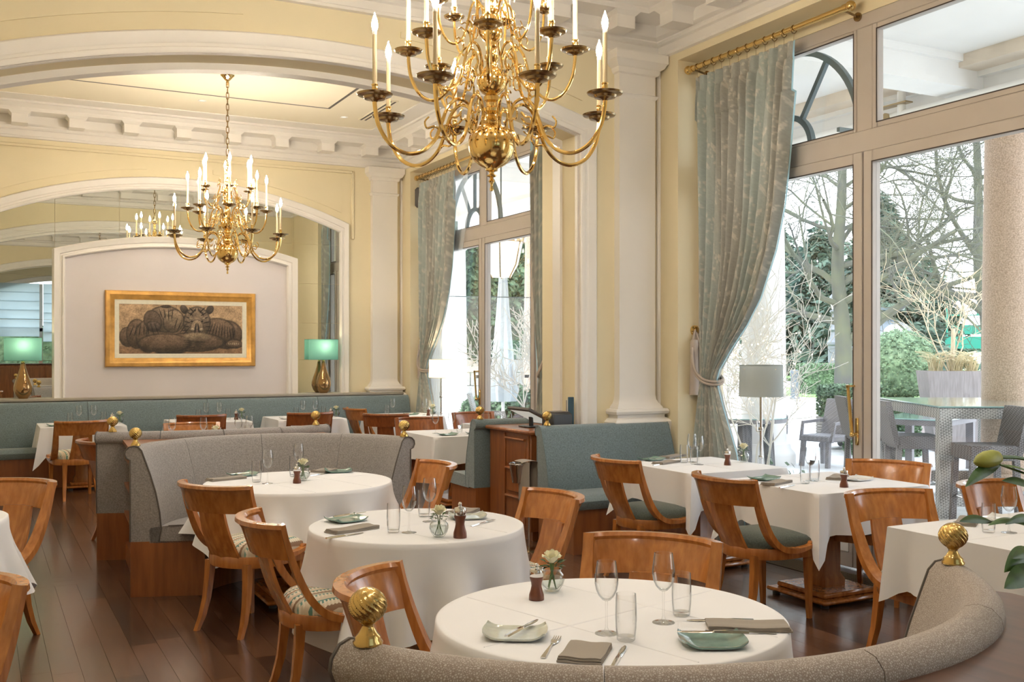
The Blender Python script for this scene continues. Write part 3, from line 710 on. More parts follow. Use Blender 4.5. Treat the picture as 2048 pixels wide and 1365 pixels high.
# ------------------------------------------------------------------ furniture builders
PROTO = {}
def place(kind, loc, rz=0, label=None, group=None, var=None):
    key = (kind, var)
    if key not in PROTO:
        o = PROTO[key] = BUILD[kind](var) if var is not None else BUILD[kind]()
        o.location = loc; o.rotation_euler = (0, 0, rz)
        if label: o['label'] = label
        if group: o['group'] = group
        return o
    return dup(PROTO[key], loc, rz, label, group)
def rail_pt(t, s):   # top rail of the chair: t -1..1 across, s 0 bottom..1 top
    a = t*1.15; x = .262*math.sin(a)/math.sin(1.15); y = -.205-.125*(math.cos(a)-math.cos(1.15))/(1-math.cos(1.15))-.05*s
    return (x, y, .705+.15*s)
def b_chair(var):
    seat_m, wood = {'stripe': (fab_stripe, chairwood), 'green': (fab_green, chairwood), 'dark': (fab_stripe, chairwood_d)}[var]
    t = thing('dining_chair', '', 'chair')
    def D(s, n=14):
        o = [(.235*s, .225), (.24*s, .0)]
        o += [(.24*s*cos(a), -.0-.215*s*sin(a)) for a in [PI*i/n for i in range(1, n)]]
        o += [(-.24*s, .0), (-.235*s, .225), (-.12*s, .245), (0, .25), (.12*s, .245)]
        return o
    obj('seat_frame', G().loft([[(x, y, z) for x, y in D(q)] for q, z in ((.985, .375), (1, .382), (1, .432), (.985, .44))]), wood, t)
    P = D(.93); g = G(); secs = []
    for q, z in ((1, .436), (1.01, .456), (.985, .478), (.90, .500), (.72, .516), (.45, .524), (.2, .526)):
        secs.append([(x*q, (y-.01)*q+.01-(1-q)*.0, z) for x, y in P])
    obj('seat_cushion', g.loft(secs), seat_m, t)
    for s in (-1, 1):
        obj('leg', G().loft([[(s*(.205+dx*w_)+0, .205+dy*w_+oy, z) for dx, dy in ((1, 1), (-1, 1), (-1, -1), (1, -1))] for z, w_, oy in ((.40, .021, 0), (.30, .019, .002), (.012, .013, .012), (0.0, .012, .012))]), wood, t)
        obj('leg', G().loft([[(s*(.150+ox)+dx*w_, -.155-oy+dy*w_, z) for dx, dy in ((1, 1), (-1, 1), (-1, -1), (1, -1))] for z, w_, ox, oy in ((.40, .022, 0, 0), (.30, .020, .004, .006), (.18, .018, .010, .02), (.08, .016, .018, .045), (.0, .013, .026, .08))]), wood, t)
        pth = smoothpath([(s*.262, -.258, .862), (s*.259, -.240, .79), (s*.254, -.205, .68), (s*.249, -.155, .565), (s*.245, -.095, .485), (s*.242, -.02, .440), (s*.240, .08, .428), (s*.238, .16, .436), (s*.237, .205, .448)], 5)
        m = len(pth); obj('side_stile', G().tube(pth, [.022+.010*math.sin(PI*min(1, max(0, i/m-.12)/.75)) for i in range(m)], sq=(1.0, .52)).tube([(s*.222, .205, .452), (s*.252, .205, .452)], .02, 10), wood, t)
    n = 16; secs = []
    for i in range(n+1):
        tt = -1+2*i/n; x0, y0, z0 = rail_pt(tt, 0); x1, y1, z1 = rail_pt(tt, 1); a = tt*1.15
        nx, ny = sin(a)*.013, -cos(a)*.013
        x2, y2, z2 = x0*.3+x1*.7, y0*.3+y1*.7, z0*.3+z1*.7
        secs.append([(x0-nx, y0-ny, z0), (x0+nx, y0+ny, z0), (x2+nx, y2+ny, z2), (x1+nx*1.0, y1+ny*1.0, z1-.022), (x1+nx*2.1, y1+ny*2.1, z1-.012), (x1+nx*1.9, y1+ny*1.9, z1+.006), (x1-nx*.9, y1-ny*.9, z1+.008), (x1-nx*1.6, y1-ny*1.6, z1-.006), (x1-nx, y1-ny, z1-.02), (x2-nx, y2-ny, z2)])
    tr = obj('top_rail', G().loft(secs), wood, t)
    secs = []
    for i in range(9):
        q = i/8; w_ = .115-.018*q; y = -.212-.105*q-.015*sin(PI*q); z = .43+.285*q
        secs.append([(-w_, y+.026, z), (0, y, z), (w_, y+.026, z), (w_, y+.042, z), (0, y+.016, z), (-w_, y+.042, z)])
    obj('back_splat', G().loft(secs), wood, t)
    return t
CH_G = 'curved back wooden dining chairs'
def chair(mid, facing, var, label, group=None):
    f = R(facing); place('dining_chair', (mid[0]+.275*cos(f), mid[1]+.275*sin(f), 0), f-PI/2, label, group or CH_G, var)
# --- tables
def pedestal(t, z=.74, ww=.28):
    obj('pedestal_post', rect_stack(-.065, .065, .065, -.065, ((.02, .08), (.02, .13), (.0, .17), (0, z))), chairwood, t)
    obj('pedestal_base', G().box(-ww, ww, -ww, ww, .025, .05, .01).box(-ww+.05, ww-.05, -ww+.05, ww-.05, .05, .085, .01), chairwood, t)
    for sx in (-1, 1):
        for sy in (-1, 1): obj('foot', G().lathe([(0, 0), (.025, 0), (.025, .026), (0, .026)], 10, c=(sx*(ww-.05), sy*(ww-.05), 0)), dark_pl, t)
def round_table(x, y, r, drop, label, clabel, seed=1, amp=.10):
    t = thing('round_table', label, 'table', (x, y, 0), 0, None)
    obj('tabletop', G().lathe([(0, .725), (r-.01, .725), (r, .73), (r, .745), (r-.004, .749), (0, .749)], 48), panelwood, t); pedestal(t, .725)
    rn = random.Random(seed); ph = rn.random()*6; p2 = rn.random()*6; n = 144; mz = 18; V = []; F = []
    V.append((0, 0, .7515))
    rings = [(.3, 0), (.6, 0), (.85, 0), (.97, 0), (.995, .0)]
    def rad(a, s):
        f = .6*sin(13*a+ph+.8*sin(3*a))+.5*sin(8*a+p2)
        return r*(1.008)+.010*s+s**1.3*(.06+.11*f*min(1, s*1.8))
    pts = [[(r*q*cos(2*PI*i/n), r*q*sin(2*PI*i/n), .7515) for i in range(n)] for q, _ in rings]
    pts.append([(r*1.006*cos(2*PI*i/n), r*1.006*sin(2*PI*i/n), .7485) for i in range(n)])
    for j in range(1, mz+1):
        s = j/mz; row = []
        for i in range(n):
            a = 2*PI*i/n; dp = drop+amp*max(0, cos(4*(a-.5)))**2*1.2-amp*.4+.012*sin(9*a+ph); q = rad(a, s)
            row.append((q*cos(a), q*sin(a), .748-dp*s))
        pts.append(row)
    g = G(); V = [(0, 0, .7515)]+[p for q in pts for p in q]; F = [(0, 1+i, 1+(i+1) % n) for i in range(n)]
    for j in range(len(pts)-1):
        for i in range(n):
            k = (i+1) % n; F.append((1+j*n+i, 1+(j+1)*n+i, 1+(j+1)*n+k, 1+j*n+k))
    cl = obj('tablecloth', g.add(V, F), linen, loc=(x, y, 0), smooth=60); tag(cl, clabel, 'tablecloth')
    fold = G()
    for sx in (-.33*r, .34*r): fold.loft([[(sx-.003, -r*.9, .7514), (sx, -r*.9, .7534), (sx+.003, -r*.9, .7514)], [(sx-.003, r*.9, .7514), (sx, r*.9, .7534), (sx+.003, r*.9, .7514)]])
    fold.loft([[(-r*.95, -.003, .7514), (-r*.95, 0, .7536), (-r*.95, .003, .7514)], [(r*.95, -.003, .7514), (r*.95, 0, .7536), (r*.95, .003, .7514)]])
    fo = obj('pressed_crease', fold, linen, cl, smooth=0); fo.rotation_euler = (0, 0, .25)
def square_table(x, y, hx, hy, drop, label, clabel, rz=0, cd=.2, seed=1, ped=True, bulge=.075):
    t = thing('square_table', label, 'table', (x, y, 0), rz)
    obj('tabletop', G().box(-hx+.01, hx-.01, -hy+.01, hy-.01, .722, .748, .006), panelwood, t)
    if ped: pedestal(t, .725, .27 if y < 12 else .17)
    rn = random.Random(seed); path = []
    cor = .03; ns = 26
    for (ax, ay), (bx, by) in (((hx, -hy), (hx, hy)), ((hx, hy), (-hx, hy)), ((-hx, hy), (-hx, -hy)), ((-hx, -hy), (hx, -hy))):
        for i in range(ns):
            q = i/ns; px, py = ax+(bx-ax)*q, ay+(by-ay)*q
            dc = min(q, 1-q); c_ = math.exp(-(dc/.075)**2); ca, cb = (ax, ay) if q < .5 else (bx, by)
            path.append((px, py, c_, (1 if ca > 0 else -1), (1 if cb > 0 else -1), (bx-ax == 0), q, dc))
    n = len(path); mz = 14; rows = []
    for q, z in ((.25, .7515), (.55, .7515), (.8, .7515), (.96, .7515), (.997, .7512)):
        rows.append([(p[0]*q, p[1]*q, z) for p in path])
    p1 = rn.random()*6
    for j in range(0, mz+1):
        s = j/mz; row = []
        for i, (px, py, c_, sx, sy, vert, q, dc) in enumerate(path):
            out = .004+.012*s; nx, ny = (sx if vert else 0, 0 if vert else sy)
            if dc < 1e-6: nx, ny = sx*.7, sy*.7
            w_ = out+s*.012*sin(q*9+p1+i*.02)*(1-c_)
            X = px+nx*w_+sx*c_*s*bulge*(1 if dc < .05 else .55); Y = py+ny*w_+sy*c_*s*bulge*(1 if dc < .05 else .55)
            tuck = math.exp(-((dc-.12)/.05)**2)*s*.03; X -= nx*tuck; Y -= ny*tuck
            row.append((X, Y, .749-(drop+cd*c_**1.3+.006*sin(q*14+p1))*s))
        rows.append(row)
    g = G(); V = [(0, 0, .7515)]+[p for r_ in rows for p in r_]; F = [(0, 1+i, 1+(i+1) % n) for i in range(n)]
    for j in range(len(rows)-1):
        for i in range(n):
            k = (i+1) % n; F.append((1+j*n+i, 1+(j+1)*n+i, 1+(j+1)*n+k, 1+j*n+k))
    cl = obj('tablecloth', g.add(V, F), linen, loc=(x, y, 0), rz=rz, smooth=60); tag(cl, clabel, 'tablecloth')
    fo = G(); fo.loft([[(-hx*.98, -.003, .7514), (-hx*.98, 0, .7534), (-hx*.98, .003, .7514)], [(hx*.98, -.003, .7514), (hx*.98, 0, .7534), (hx*.98, .003, .7514)]])
    fo.loft([[(-.003, -hy*.98, .7514), (0, -hy*.98, .7534), (.003, -hy*.98, .7514)], [(-.003, hy*.98, .7514), (0, hy*.98, .7534), (.003, hy*.98, .7514)]])
    obj('pressed_crease', fo, linen, cl, smooth=0)
# --- upholstered benches
ZB = .985
def finial_g(s=1.0):
    g = G().lathe([(0, 0), (.031, 0), (.032, .006), (.027, .012), (.028, .016), (.02, .024), (.013, .036), (.0125, .042), (.017, .046), (.012, .05)], 20)
    n, m = 128, 30
    def f(u, v):
        th = 2*PI*u; ph = PI*(.06+.94*v); z = -cos(ph); r = sin(ph); k = .92+.15*abs(cos(8*(th+1.05*z)))**.8*sin(ph)
        return (.0385*r*k*cos(th), .0385*r*k*sin(th), .082+.0385*z)
    g.grid(f, n, m, True); g.v = [(x*s, y*s, z*s) for x, y, z in g.v]; return g
FIN = None
def finial(parent, x, y, z, s=1.0):
    global FIN
    if FIN is None: FIN = finial_g().mesh('brass_finial', brass_f, 62)
    o = obj('brass_finial', FIN, brass, parent, (x, y, z)); o.scale = (s, s, s); return o
def bprof(sd):
    """back, seat and base outlines as (inward distance from roll axis, height); inward = towards the sitter"""
    back = [(.16, .36), (.175, .44), (.165, .55), (.14, .68), (.105, .80), (.07, .90), (.05, .955), (.03, .978), (.0, ZB), (-.03, .978), (-.052, .955), (-.056, .93), (-.045, .905), (-.022, .893), (-.022, .36)]
    seat = [(.10, .35), (.10, .45), (.22, .462), (sd-.10, .468), (sd-.03, .455), (sd, .42), (sd-.005, .385), (sd-.03, .352)]
    base = [(-.02, .0), (-.02, .36), (sd-.05, .36), (sd-.05, .0)]
    return back, seat, base
def loft_arc(pl, cx, cy, R0, a0, a1, n, e0=0, e1=0):
    secs = []
    for i in range(n+1):
        a = a0+(a1-a0)*i/n; secs.append([(cx+(R0-d)*cos(a), cy+(R0-d)*sin(a), z) for d, z in pl])
    return G().loft(secs)
def curved_bench(label, cx, cy, R0, a0, a1, sd, fab, loc_lab=None, rollfab=None, fin=True, low=.36):
    a0, a1 = R(a0), R(a1); back, seat, base = bprof(sd)
    t = thing('curved_bench', label, 'bench', (cx, cy, 0))
    obj('bench_base', loft_arc(base, 0, 0, R0, a0, a1, 30), panelwood, t, smooth=30)
    obj('seat_cushion', loft_arc(seat, 0, 0, R0, a0, a1, 36), fab, t)
    n = 4
    for i in range(n):
        b0, b1 = a0+(a1-a0)*i/n, a0+(a1-a0)*(i+1)/n
        obj('backrest', loft_arc(back, 0, 0, R0, b0+(.0015 if i else 0), b1-(.0015 if i < n-1 else 0), 14), rollfab or fab, t)
    for a, s in ((a0, -1), (a1, 1)):
        pts = [((R0-d)*cos(a)-s*sin(a)*.002, (R0-d)*sin(a)+s*cos(a)*.002, z) for d, z in back]
        obj('piping', G().tube(pts, .005, 6), piping_m, t)
        pts = [((R0-d)*cos(a)-s*sin(a)*.002, (R0-d)*sin(a)+s*cos(a)*.002, z) for d, z in seat[2:]]
        obj('piping', G().tube(pts, .004, 6), piping_m, t)
        ax = a-s*.05
        if fin: finial(t, R0*cos(ax), R0*sin(ax), ZB-.002)
    return t
def straight_bench(label, p0, p1, inward, sd, fab, cuts, fins=(), baseoff=0):
    """p0->p1 roll axis; inward = unit vector towards the sitter"""
    back, seat, base = bprof(sd); L = math.hypot(p1[0]-p0[0], p1[1]-p0[1]); ux, uy = (p1[0]-p0[0])/L, (p1[1]-p0[1])/L
    t = thing('bench', label, 'bench', (p0[0], p0[1], 0))
    def run(pl, a, b): return G().loft([[(ux*s+inward[0]*d, uy*s+inward[1]*d, z) for d, z in pl] for s in (a, b)])
    obj('bench_base', run(base, .02, L-.02), panelwood, t, smooth=30)
    cs = [0]+cuts+[L]
    for a, b in zip(cs, cs[1:]):
        obj('seat_cushion', run(seat, a+.004, b-.004), fab, t); obj('backrest', run(back, a+.006, b-.006), fab, t)
        for s in (a+.006, b-.006): obj('piping', G().tube([(ux*s+inward[0]*d, uy*s+inward[1]*d, z) for d, z in back], .0045, 6), fab, t)
    for s in fins: finial(t, ux*s, uy*s, ZB-.002)
    return t
# --- table things
def b_wine():
    t = thing('wine_glass', '', 'glass')
    obj('bowl', G().lathe([(.004, .098), (.013, .102), (.024, .114), (.032, .132), (.0355, .152), (.0355, .168), (.033, .188), (.029, .218), (.0282, .218), (.032, .188), (.0345, .168), (.0345, .152), (.031, .133), (.023, .116), (.012, .105), (0, .1015)], 28), glassw, t)
    obj('stem', G().lathe([(.004, .098), (.0032, .06), (.0036, .02), (.008, .007), (.022, .003), (.035, .0015), (.0355, 0), (0, 0)], 28), glassw, t); return t
def b_tumbler():
    t = obj('tumbler', G().lathe([(0, .001), (.024, .001), (.027, .004), (.0305, .04), (.0315, .07), (.031, .105), (.0295, .138), (.0287, .138), (.030, .105), (.0305, .07), (.0295, .04), (.026, .014), (0, .012)], 28), glassw); return tag(t, '', 'glass')
def b_mill():
    t = thing('pepper_mill', '', 'pepper mill')
    obj('mill_body', G().lathe([(0, 0), (.026, 0), (.0265, .004), (.0255, .018), (.020, .035), (.0175, .048), (.019, .06), (.023, .072), (.0235, .079), (0, .079)], 24), mill_m, t)
    obj('steel_collar', G().lathe([(.0225, .079), (.024, .081), (.0235, .10), (.021, .105), (.008, .108), (.006, .111), (0, .111)], 24), steel, t)
    obj('top_knob', G().ball((0, 0, .118), .0075, 12, 8), steel, t); return t
def b_vase():
    t = thing('flower_vase', '', 'vase')
    n = 14
    obj('glass_bowl', G().lathe([(0, .002), (.022, .002), (.026, .006), (.038, .025), (.044, .045), (.040, .062), (.031, .073), (.034, .08), (.037, .083), (.0355, .084), (.03, .075), (.038, .062), (.042, .045), (.036, .026), (.02, .01), (0, .01)], 56, rmod=lambda a, z: 1+.03*cos(n*a)*(1 if .01 < z < .065 else .2)), glassv, t)
    obj('water', G().lathe([(0, .0105), (.02, .0105), (.036, .028), (.041, .045), (.0395, .052), (0, .052)], 20), water_m, t)
    st = G(); rn = random.Random(4)
    for i in range(4):
        a = i*1.6; st.tube([(.018*cos(a), .018*sin(a), .013), (.004*cos(a+2), .004*sin(a+2), .075), (.008*cos(a+2), .008*sin(a+2), .10)], .0022, 5)
    obj('stems', st, tulip_stem, t)
    fl = G()
    for ring, (cnt, r0, h, op) in enumerate(((3, .006, .040, .15), (4, .011, .042, .35), (5, .016, .040, .7), (6, .019, .034, 1.15))):
        for i in range(cnt):
            a0 = 2*PI*i/cnt+ring*.7; wd = (1.5, 1.25, 1.15, 1.0)[ring]
            def f(u, v, a0=a0, r0=r0, h=h, op=op, wd=wd):
                a = a0+(u-.5)*wd*(1-.35*(v-.5)**2*2); r = r0*(.35+.75*math.sin(min(1, v*1.25)*PI/2))+op*.014*max(0, v-.55)**1.0; return (r*1.28*cos(a), r*1.28*sin(a), .103+h*v*1.15-op*.01*max(0, v-.6)*2.5-.012*(u-.5)**2*4*v*.6)
            fl.grid(f, 5, 5)
    obj('rose', fl, rose_m, t, smooth=80)
    lf = G()
    for i in range(15):
        a = rn.random()*2*PI; el = rn.uniform(-.1, .9); L = rn.uniform(.028, .045); c0 = (.012*cos(a), .012*sin(a), .088+.01*rn.random())
        d = Vector((cos(a)*cos(el), sin(a)*cos(el), sin(el))); s = Vector((-sin(a), cos(a), 0)); up = d.cross(s)
        P = [Vector(c0)+d*L*q+s*w_*sg+up*(-.006*q*q+.003*abs(sg)) for q, w_, sg in ((.25, 0, 0), (.55, .008, 1), (.75, .006, 1), (1, 0, 0), (.75, .006, -1), (.55, .008, -1))]
        lf.add([tuple(p) for p in P], [(0, 1, 2, 3), (0, 3, 4, 5)])
        lf.tube([c0, tuple(P[0])], .0012, 4)
    obj('leaves', lf, leaf_m, t); return t
def plate_g_(s=.078, up=.016):
    def f(u, v):
        x, y = 2*u-1, 2*v-1; r = max(abs(x), abs(y)); k = 1-.10*(x*x*y*y); e = .06*(1-abs(y)**2) if False else 0
        return (x*s*1.25*k, y*s*k, .006+up*max(0, (abs(x)-.45)/.55)**2*1.0+up*.35*max(0, (abs(y)-.6)/.4)**2)
    g = G().grid(f, 14, 14); V = list(g.v); n = len(V); F = list(g.f)
    g2 = G(); g2.add(V, F); g2.add([(x*.985, y*.985, z-.006) for x, y, z in V], [fc[::-1] for fc in F])
    m = 15; rim = [i for i in range(m)]+[m*j+14 for j in range(1, m)]+[m*14+i for i in range(13, -1, -1)]+[m*j for j in range(13, 0, -1)]
    k = len(rim); g2.f += [(rim[i], rim[(i+1) % k], n+rim[(i+1) % k], n+rim[i]) for i in range(k)]
    return g2
def b_plate(var):
    o = obj('side_plate', plate_g_(), {'green': plate_g, 'pale': plate_w, 'white': plate_b}[var]); return tag(o, '', 'plate')
def b_napkin(var):
    w_, l_ = {'a': (.062, .085), 'b': (.05, .125)}[var]; g = G()
    for q, z in ((0, .001), (1, .0055), (2, .010)):
        def f(u, v, q=q, z=z): return ((-w_+2*w_*u)*(1-.02*q), (-l_+2*l_*v)*(1-.015*q)+.003*q, z+.0045+.002*sin(v*7+q)+.0015*sin(u*9))
        a = G().grid(f, 8, 10); nv = len(a.v); g.add(a.v, a.f); g.add([(x, y, z) if q == 0 else (x, y, zz-.004) for x, y, zz in a.v], [fc[::-1] for fc in a.f])
        rim = [i for i in range(9)]+[9*j+8 for j in range(1, 11)]+[90+i for i in range(7, -1, -1)]+[9*j for j in range(9, 0, -1)]
        o = len(g.v)-2*nv; k = len(rim); g.f += [(o+rim[i], o+rim[(i+1) % k], o+nv+rim[(i+1) % k], o+nv+rim[i]) for i in range(k)]
    return tag(obj('folded_napkin', g, napkin_m, smooth=60), '', 'napkin')
def b_fork():
    t = G(); pr = [(-.105, .0075, .003), (-.06, .0065, .004), (-.02, .0035, .006), (.02, .0028, .006), (.04, .008, .003), (.055, .0115, .004), (.062, .0118, .005)]
    t.loft([[(-w_, y, z-.0012), (w_, y, z-.0012), (w_*.8, y, z+.0016), (-w_*.8, y, z+.0016)] for y, w_, z in pr])
    for i in range(4):
        x = -.0098+.0065*i; t.loft([[(x-.0016, y, z-.001), (x+.0016, y, z-.001), (x+.0014, y, z+.001), (x-.0014, y, z+.001)] for y, z in ((.060, .005), (.085, .003), (.106, .006))])
    return tag(obj('fork', t, steel), '', 'fork')
def b_knife():
    t = G(); t.loft([[(-w_, y, z-h_), (w_, y, z-h_), (w_*.7, y, z+h_), (-w_*.7, y, z+h_)] for y, w_, z, h_ in ((-.105, .0065, .004, .003), (-.05, .0075, .0045, .0035), (-.005, .006, .0045, .003), (.0, .0075, .003, .0012), (.05, .0095, .003, .0008), (.085, .008, .003, .0006), (.105, .003, .003, .0005))])
    return tag(obj('table_knife', t, steel), '', 'knife')
BUILD = dict(dining_chair=b_chair, wine_glass=b_wine, tumbler=b_tumbler, pepper_mill=b_mill, flower_vase=b_vase, side_plate=b_plate, folded_napkin=b_napkin, fork=b_fork, table_knife=b_knife)
Fl, Sn, Cn = 2057., .45943466, .88821157
def on(px, py, z=.752):     # floor-plan point under a photographed point at height z
    d = (z-1.6)*2057/(704-py); u = (px-1024)/2057; return (d*(Sn+u*Cn), d*(Cn-u*Sn), z)
def dp(px, py, d):          # point at camera distance d
    u = (px-1024)/2057; return (d*(Sn+u*Cn), d*(Cn-u*Sn), 1.6+(704-py)/2057*d)

# ------------------------------------------------------------------ benches
straight_bench('long teal green wall bench under the mirror and picture', (-.3, 13.72), (5.42, 13.72), (0, -1), .56, fab_teal, [1.48, 2.92, 4.39])
curved_bench('grey curved bench around the third round table', 1.80, 6.75, .97, 12, 160, .50, fab_grey)
b3 = curved_bench('grey curved bench turned away, behind the wooden divider', 1.70, 10.55, 2.25, 246.5, 294, .50, fab_grey)
curved_bench('speckled beige curved bench around the nearest round table', 1.62, 2.58, 1.03, 207, 333, .46, fab_roll)
straight_bench('blue upholstered bench against the middle arch pier', (4.12, 7.50), (5.42, 7.50), (0, -1), .60, fab_teal, [], [.09])
straight_bench('dark teal bench end facing the far bay beside the till cabinet', (3.98, 8.47), (5.3, 8.47), (0, 1), .56, fab_teal, [], [.07])
# wooden service divider between the two grey benches
t = thing('wooden_divider', 'low wooden shelf divider filling the gap between the two grey curved benches', 'divider', (1.75, 7.9, 0))
out = [(1.8+1.0*cos(R(a)), 6.75+1.0*sin(R(a))) for a in range(154, 17, -6)]; inn = [(1.70+2.285*cos(R(a)), 10.55+2.285*sin(R(a))) for a in range(292, 247, -4)]
poly = [(max(x, .90+.06*(y-7.2))-1.75, y-7.9) for x, y in out+inn]
obj('divider_top', G().prism(poly, .90, .925), panelwood, t, smooth=20)
obj('divider_body', G().prism([(x*.97, y) for x, y in poly], .0, .14), panelwood, t, smooth=20)
for z in (.36, .58, .78): obj('shelf', G().prism([(x*.985, y) for x, y in poly], z, z+.02), panelwood, t, smooth=20)
obj('divider_core', G().prism([(x*.86, y*.9) for x, y in poly], .14, .9), panelwood, t, smooth=20)
# counter behind the nearest bench
t = thing('counter', 'dark polished wooden counter top curving round behind the beige bench', 'counter', (1.62, 1.3, 0))
arc = [(1.055*cos(R(a)), 2.58-1.3+1.055*sin(R(a))) for a in range(210, 327, 4)]
obj('counter_top', G().prism(arc+[(.92, .60), (.92, -.5), (-.80, -.5)], .90, .93), topwood, t, smooth=20)
arc2 = [(1.056*cos(R(a)), 2.58-1.3+1.056*sin(R(a))) for a in range(216, 322, 5)]
obj('counter_body', G().prism(arc2+[(.88, .56), (.88, -.46), (-.76, -.46)], .0, .90), panelwood, t, smooth=20)
# till cabinet
t = thing('till_cabinet', 'wooden till cabinet between the two teal benches', 'cabinet', (4.36, 8.0, 0))
obj('cabinet_body', G().box(-.25, .25, -.40, .38, .08, .90, .004).box(-.22, .25, -.38, .36, 0, .08), panelwood, t)
obj('cabinet_top', G().box(-.29, .27, -.43, .41, .90, .935, .012), panelwood, t)
for z0, z1 in ((.12, .36), (.39, .60), (.63, .86)):
    d = obj('drawer', G().box(-.268, -.25, -.33, .02, z0, z1, .006), panelwood, t); obj('drawer_lip', G().tube([(-.275, -.33, z1-.01), (-.275, .02, z1-.01)], .012, 8), panelwood, d)
for y in (-.37, .06): obj('stile', G().box(-.262, -.25, y, y+.035, .09, .89, .003), panelwood, t)
t = thing('till_terminal', 'dark touch screen till with slanted screen on the cabinet', 'till', (4.36, 7.98, .936))
scr = G().box(-.20, .20, -.015, .015, -.16, .16, .008).tf(Matrix.Translation((-.03, 0, .10)) @ Matrix.Rotation(R(90), 4, 'Z') @ Matrix.Rotation(R(-64), 4, 'X'))
obj('screen_case', scr, grey_pl, t)
obj('screen', G().box(-.175, .175, -.0165, -.0152, -.135, .135).tf(Matrix.Translation((-.03, 0, .10)) @ Matrix.Rotation(R(90), 4, 'Z') @ Matrix.Rotation(R(-64), 4, 'X') @ Matrix.Rotation(PI, 4, 'Z')), screen_m, t)
obj('stand', G().tube([(-.04, 0, .0), (-.045, 0, .09)], .02, 10).box(-.12, .06, -.1, .1, 0, .012, .004), dark_pl, t)
t = thing('receipt_printer', 'black box printer behind the till screen', 'printer', (4.42, 7.70, .936))
obj('printer_case', G().box(-.10, .10, -.10, .10, 0, .14, .015), dark_pl, t); obj('paper_slot', G().box(-.102, -.098, -.03, .03, .09, .10), paper, t); obj('paper_lid', G().box(-.08, .08, -.08, .08, .14, .15, .006), grey_pl, t)
for i, (dx, hh, m) in enumerate(((0, .27, navy), (.035, .25, paper), (.06, .24, dark_pl))):
    t = thing('menu_folder', ('tall navy menu folder standing beside the printer', 'grey white menu folder behind the navy one', 'black menu folder at the back of the row')[i], 'folder', (4.57+dx*.3, 7.80+dx-.09, .936), 0, 'menu folders by the till')
    obj('cover', G().box(-.03, .02, -.012, .012, 0, hh, .003).tf(Matrix.Rotation(R(-18), 4, 'Z')), m, t); obj('pages', G().box(-.028, .022, -.008, .008, .004, hh-.004).tf(Matrix.Rotation(R(-18), 4, 'Z')), paper, t)
# wine cooler stand
t = thing('wine_cooler_stand', 'slim steel wine cooler stand before the till cabinet', 'cooler stand', (3.93, 7.30, 0))
obj('base_disc', G().lathe([(0, .02), (.03, .018), (.10, .012), (.115, .004), (.115, 0), (0, 0)], 28), brass_d, t)
obj('pole', G().tube([(0, 0, .015), (0, 0, .70)], .011, 10), steel, t)
obj('ring', G().tube([(-.085+.085*cos(a), .085*sin(a), .70) for a in [2*PI*i/24 for i in range(24)]], .006, 6, True), steel, t)
obj('bucket', G().lathe([(0, .545), (.06, .55), (.078, .66), (.084, .71), (.08, .71), (.074, .66), (.056, .56), (0, .555)], 28, c=(-.085, 0, 0)), steel, t)
t = thing('draped_napkin', 'taupe napkin draped over the wine cooler', 'napkin', (3.93, 7.30, .71))
obj('front_fall', G().grid(lambda u, v: (-.02-.088*cos(2.2*(u-.5)), -.085*sin(2.2*(u-.5))-.045, .006-.30*v+.006*sin(u*9)), 12, 8), napkin_m, t, smooth=80)
obj('back_fall', G().grid(lambda u, v: (.02+.012*sin(u*8), -.11+.16*u, .008-.38*v), 10, 8), napkin_m, t, smooth=80)
obj('napkin_top', G().grid(lambda u, v: (-.11+.14*u, -.11+.16*v, .012+.01*sin(3*u)), 6, 6), napkin_m, t, smooth=80)

# ------------------------------------------------------------------ tables
round_table(1.795, 2.787, .555, .40, 'round table nearest the camera', 'white round cloth on the nearest table, inside the beige bench', 3)
round_table(1.906, 4.70, .52, .47, 'round table between the two other round ones', 'white cloth hanging low on the middle round table', 9)
round_table(1.854, 6.62, .60, .37, 'third round table before the grey bench', 'white round cloth on the table before the grey curved bench', 5)
round_table(-.31, 5.98, .44, .42, 'round table cut off by the left edge', 'white round cloth cut off at the left edge', 6)
round_table(1.93, 10.25, .52, .35, 'round table hidden behind the grey bench roll', 'white round cloth half hidden behind the turned grey bench', 7)
square_table(1.05, 13.0, .45, .42, .27, 'first square table along the wall bench', 'white square cloth at the left of the wall bench', seed=2)
square_table(2.50, 13.02, .45, .42, .27, 'second square table along the wall bench', 'white square cloth below the right part of the picture', seed=3)
square_table(3.72, 13.04, .43, .42, .27, 'third square table along the wall bench', 'white square cloth below the right hand teal lamp', seed=4)
square_table(5.05, 12.95, .42, .42, .27, 'square table in the far window corner', 'white square cloth in the far corner beside the cream lamp', seed=5)
square_table(4.47, 9.86, .46, .46, .27, 'square table left of the dark teal bench end', 'white square cloth on the table beside the dark teal bench', seed=6)
square_table(5.32, 10.75, .24, .36, .25, 'small table at the far window post', 'white cloth on the small table behind the till screen', seed=7)
square_table(4.82, 6.21, .43, .44, .26, 'window table beside the blue bench', 'white square cloth on the window table beside the blue bench', seed=8, cd=.15)
square_table(4.90, 5.02, .46, .42, .26, 'window table nearest the long door handle', 'white square cloth on the table with the open view of its pedestal', seed=9, cd=.17)
square_table(4.66, 3.17, .74, .43, .30, 'long window table in the near right', 'white cloth of the long table behind the beige bench end', seed=10, cd=.07, bulge=.02)

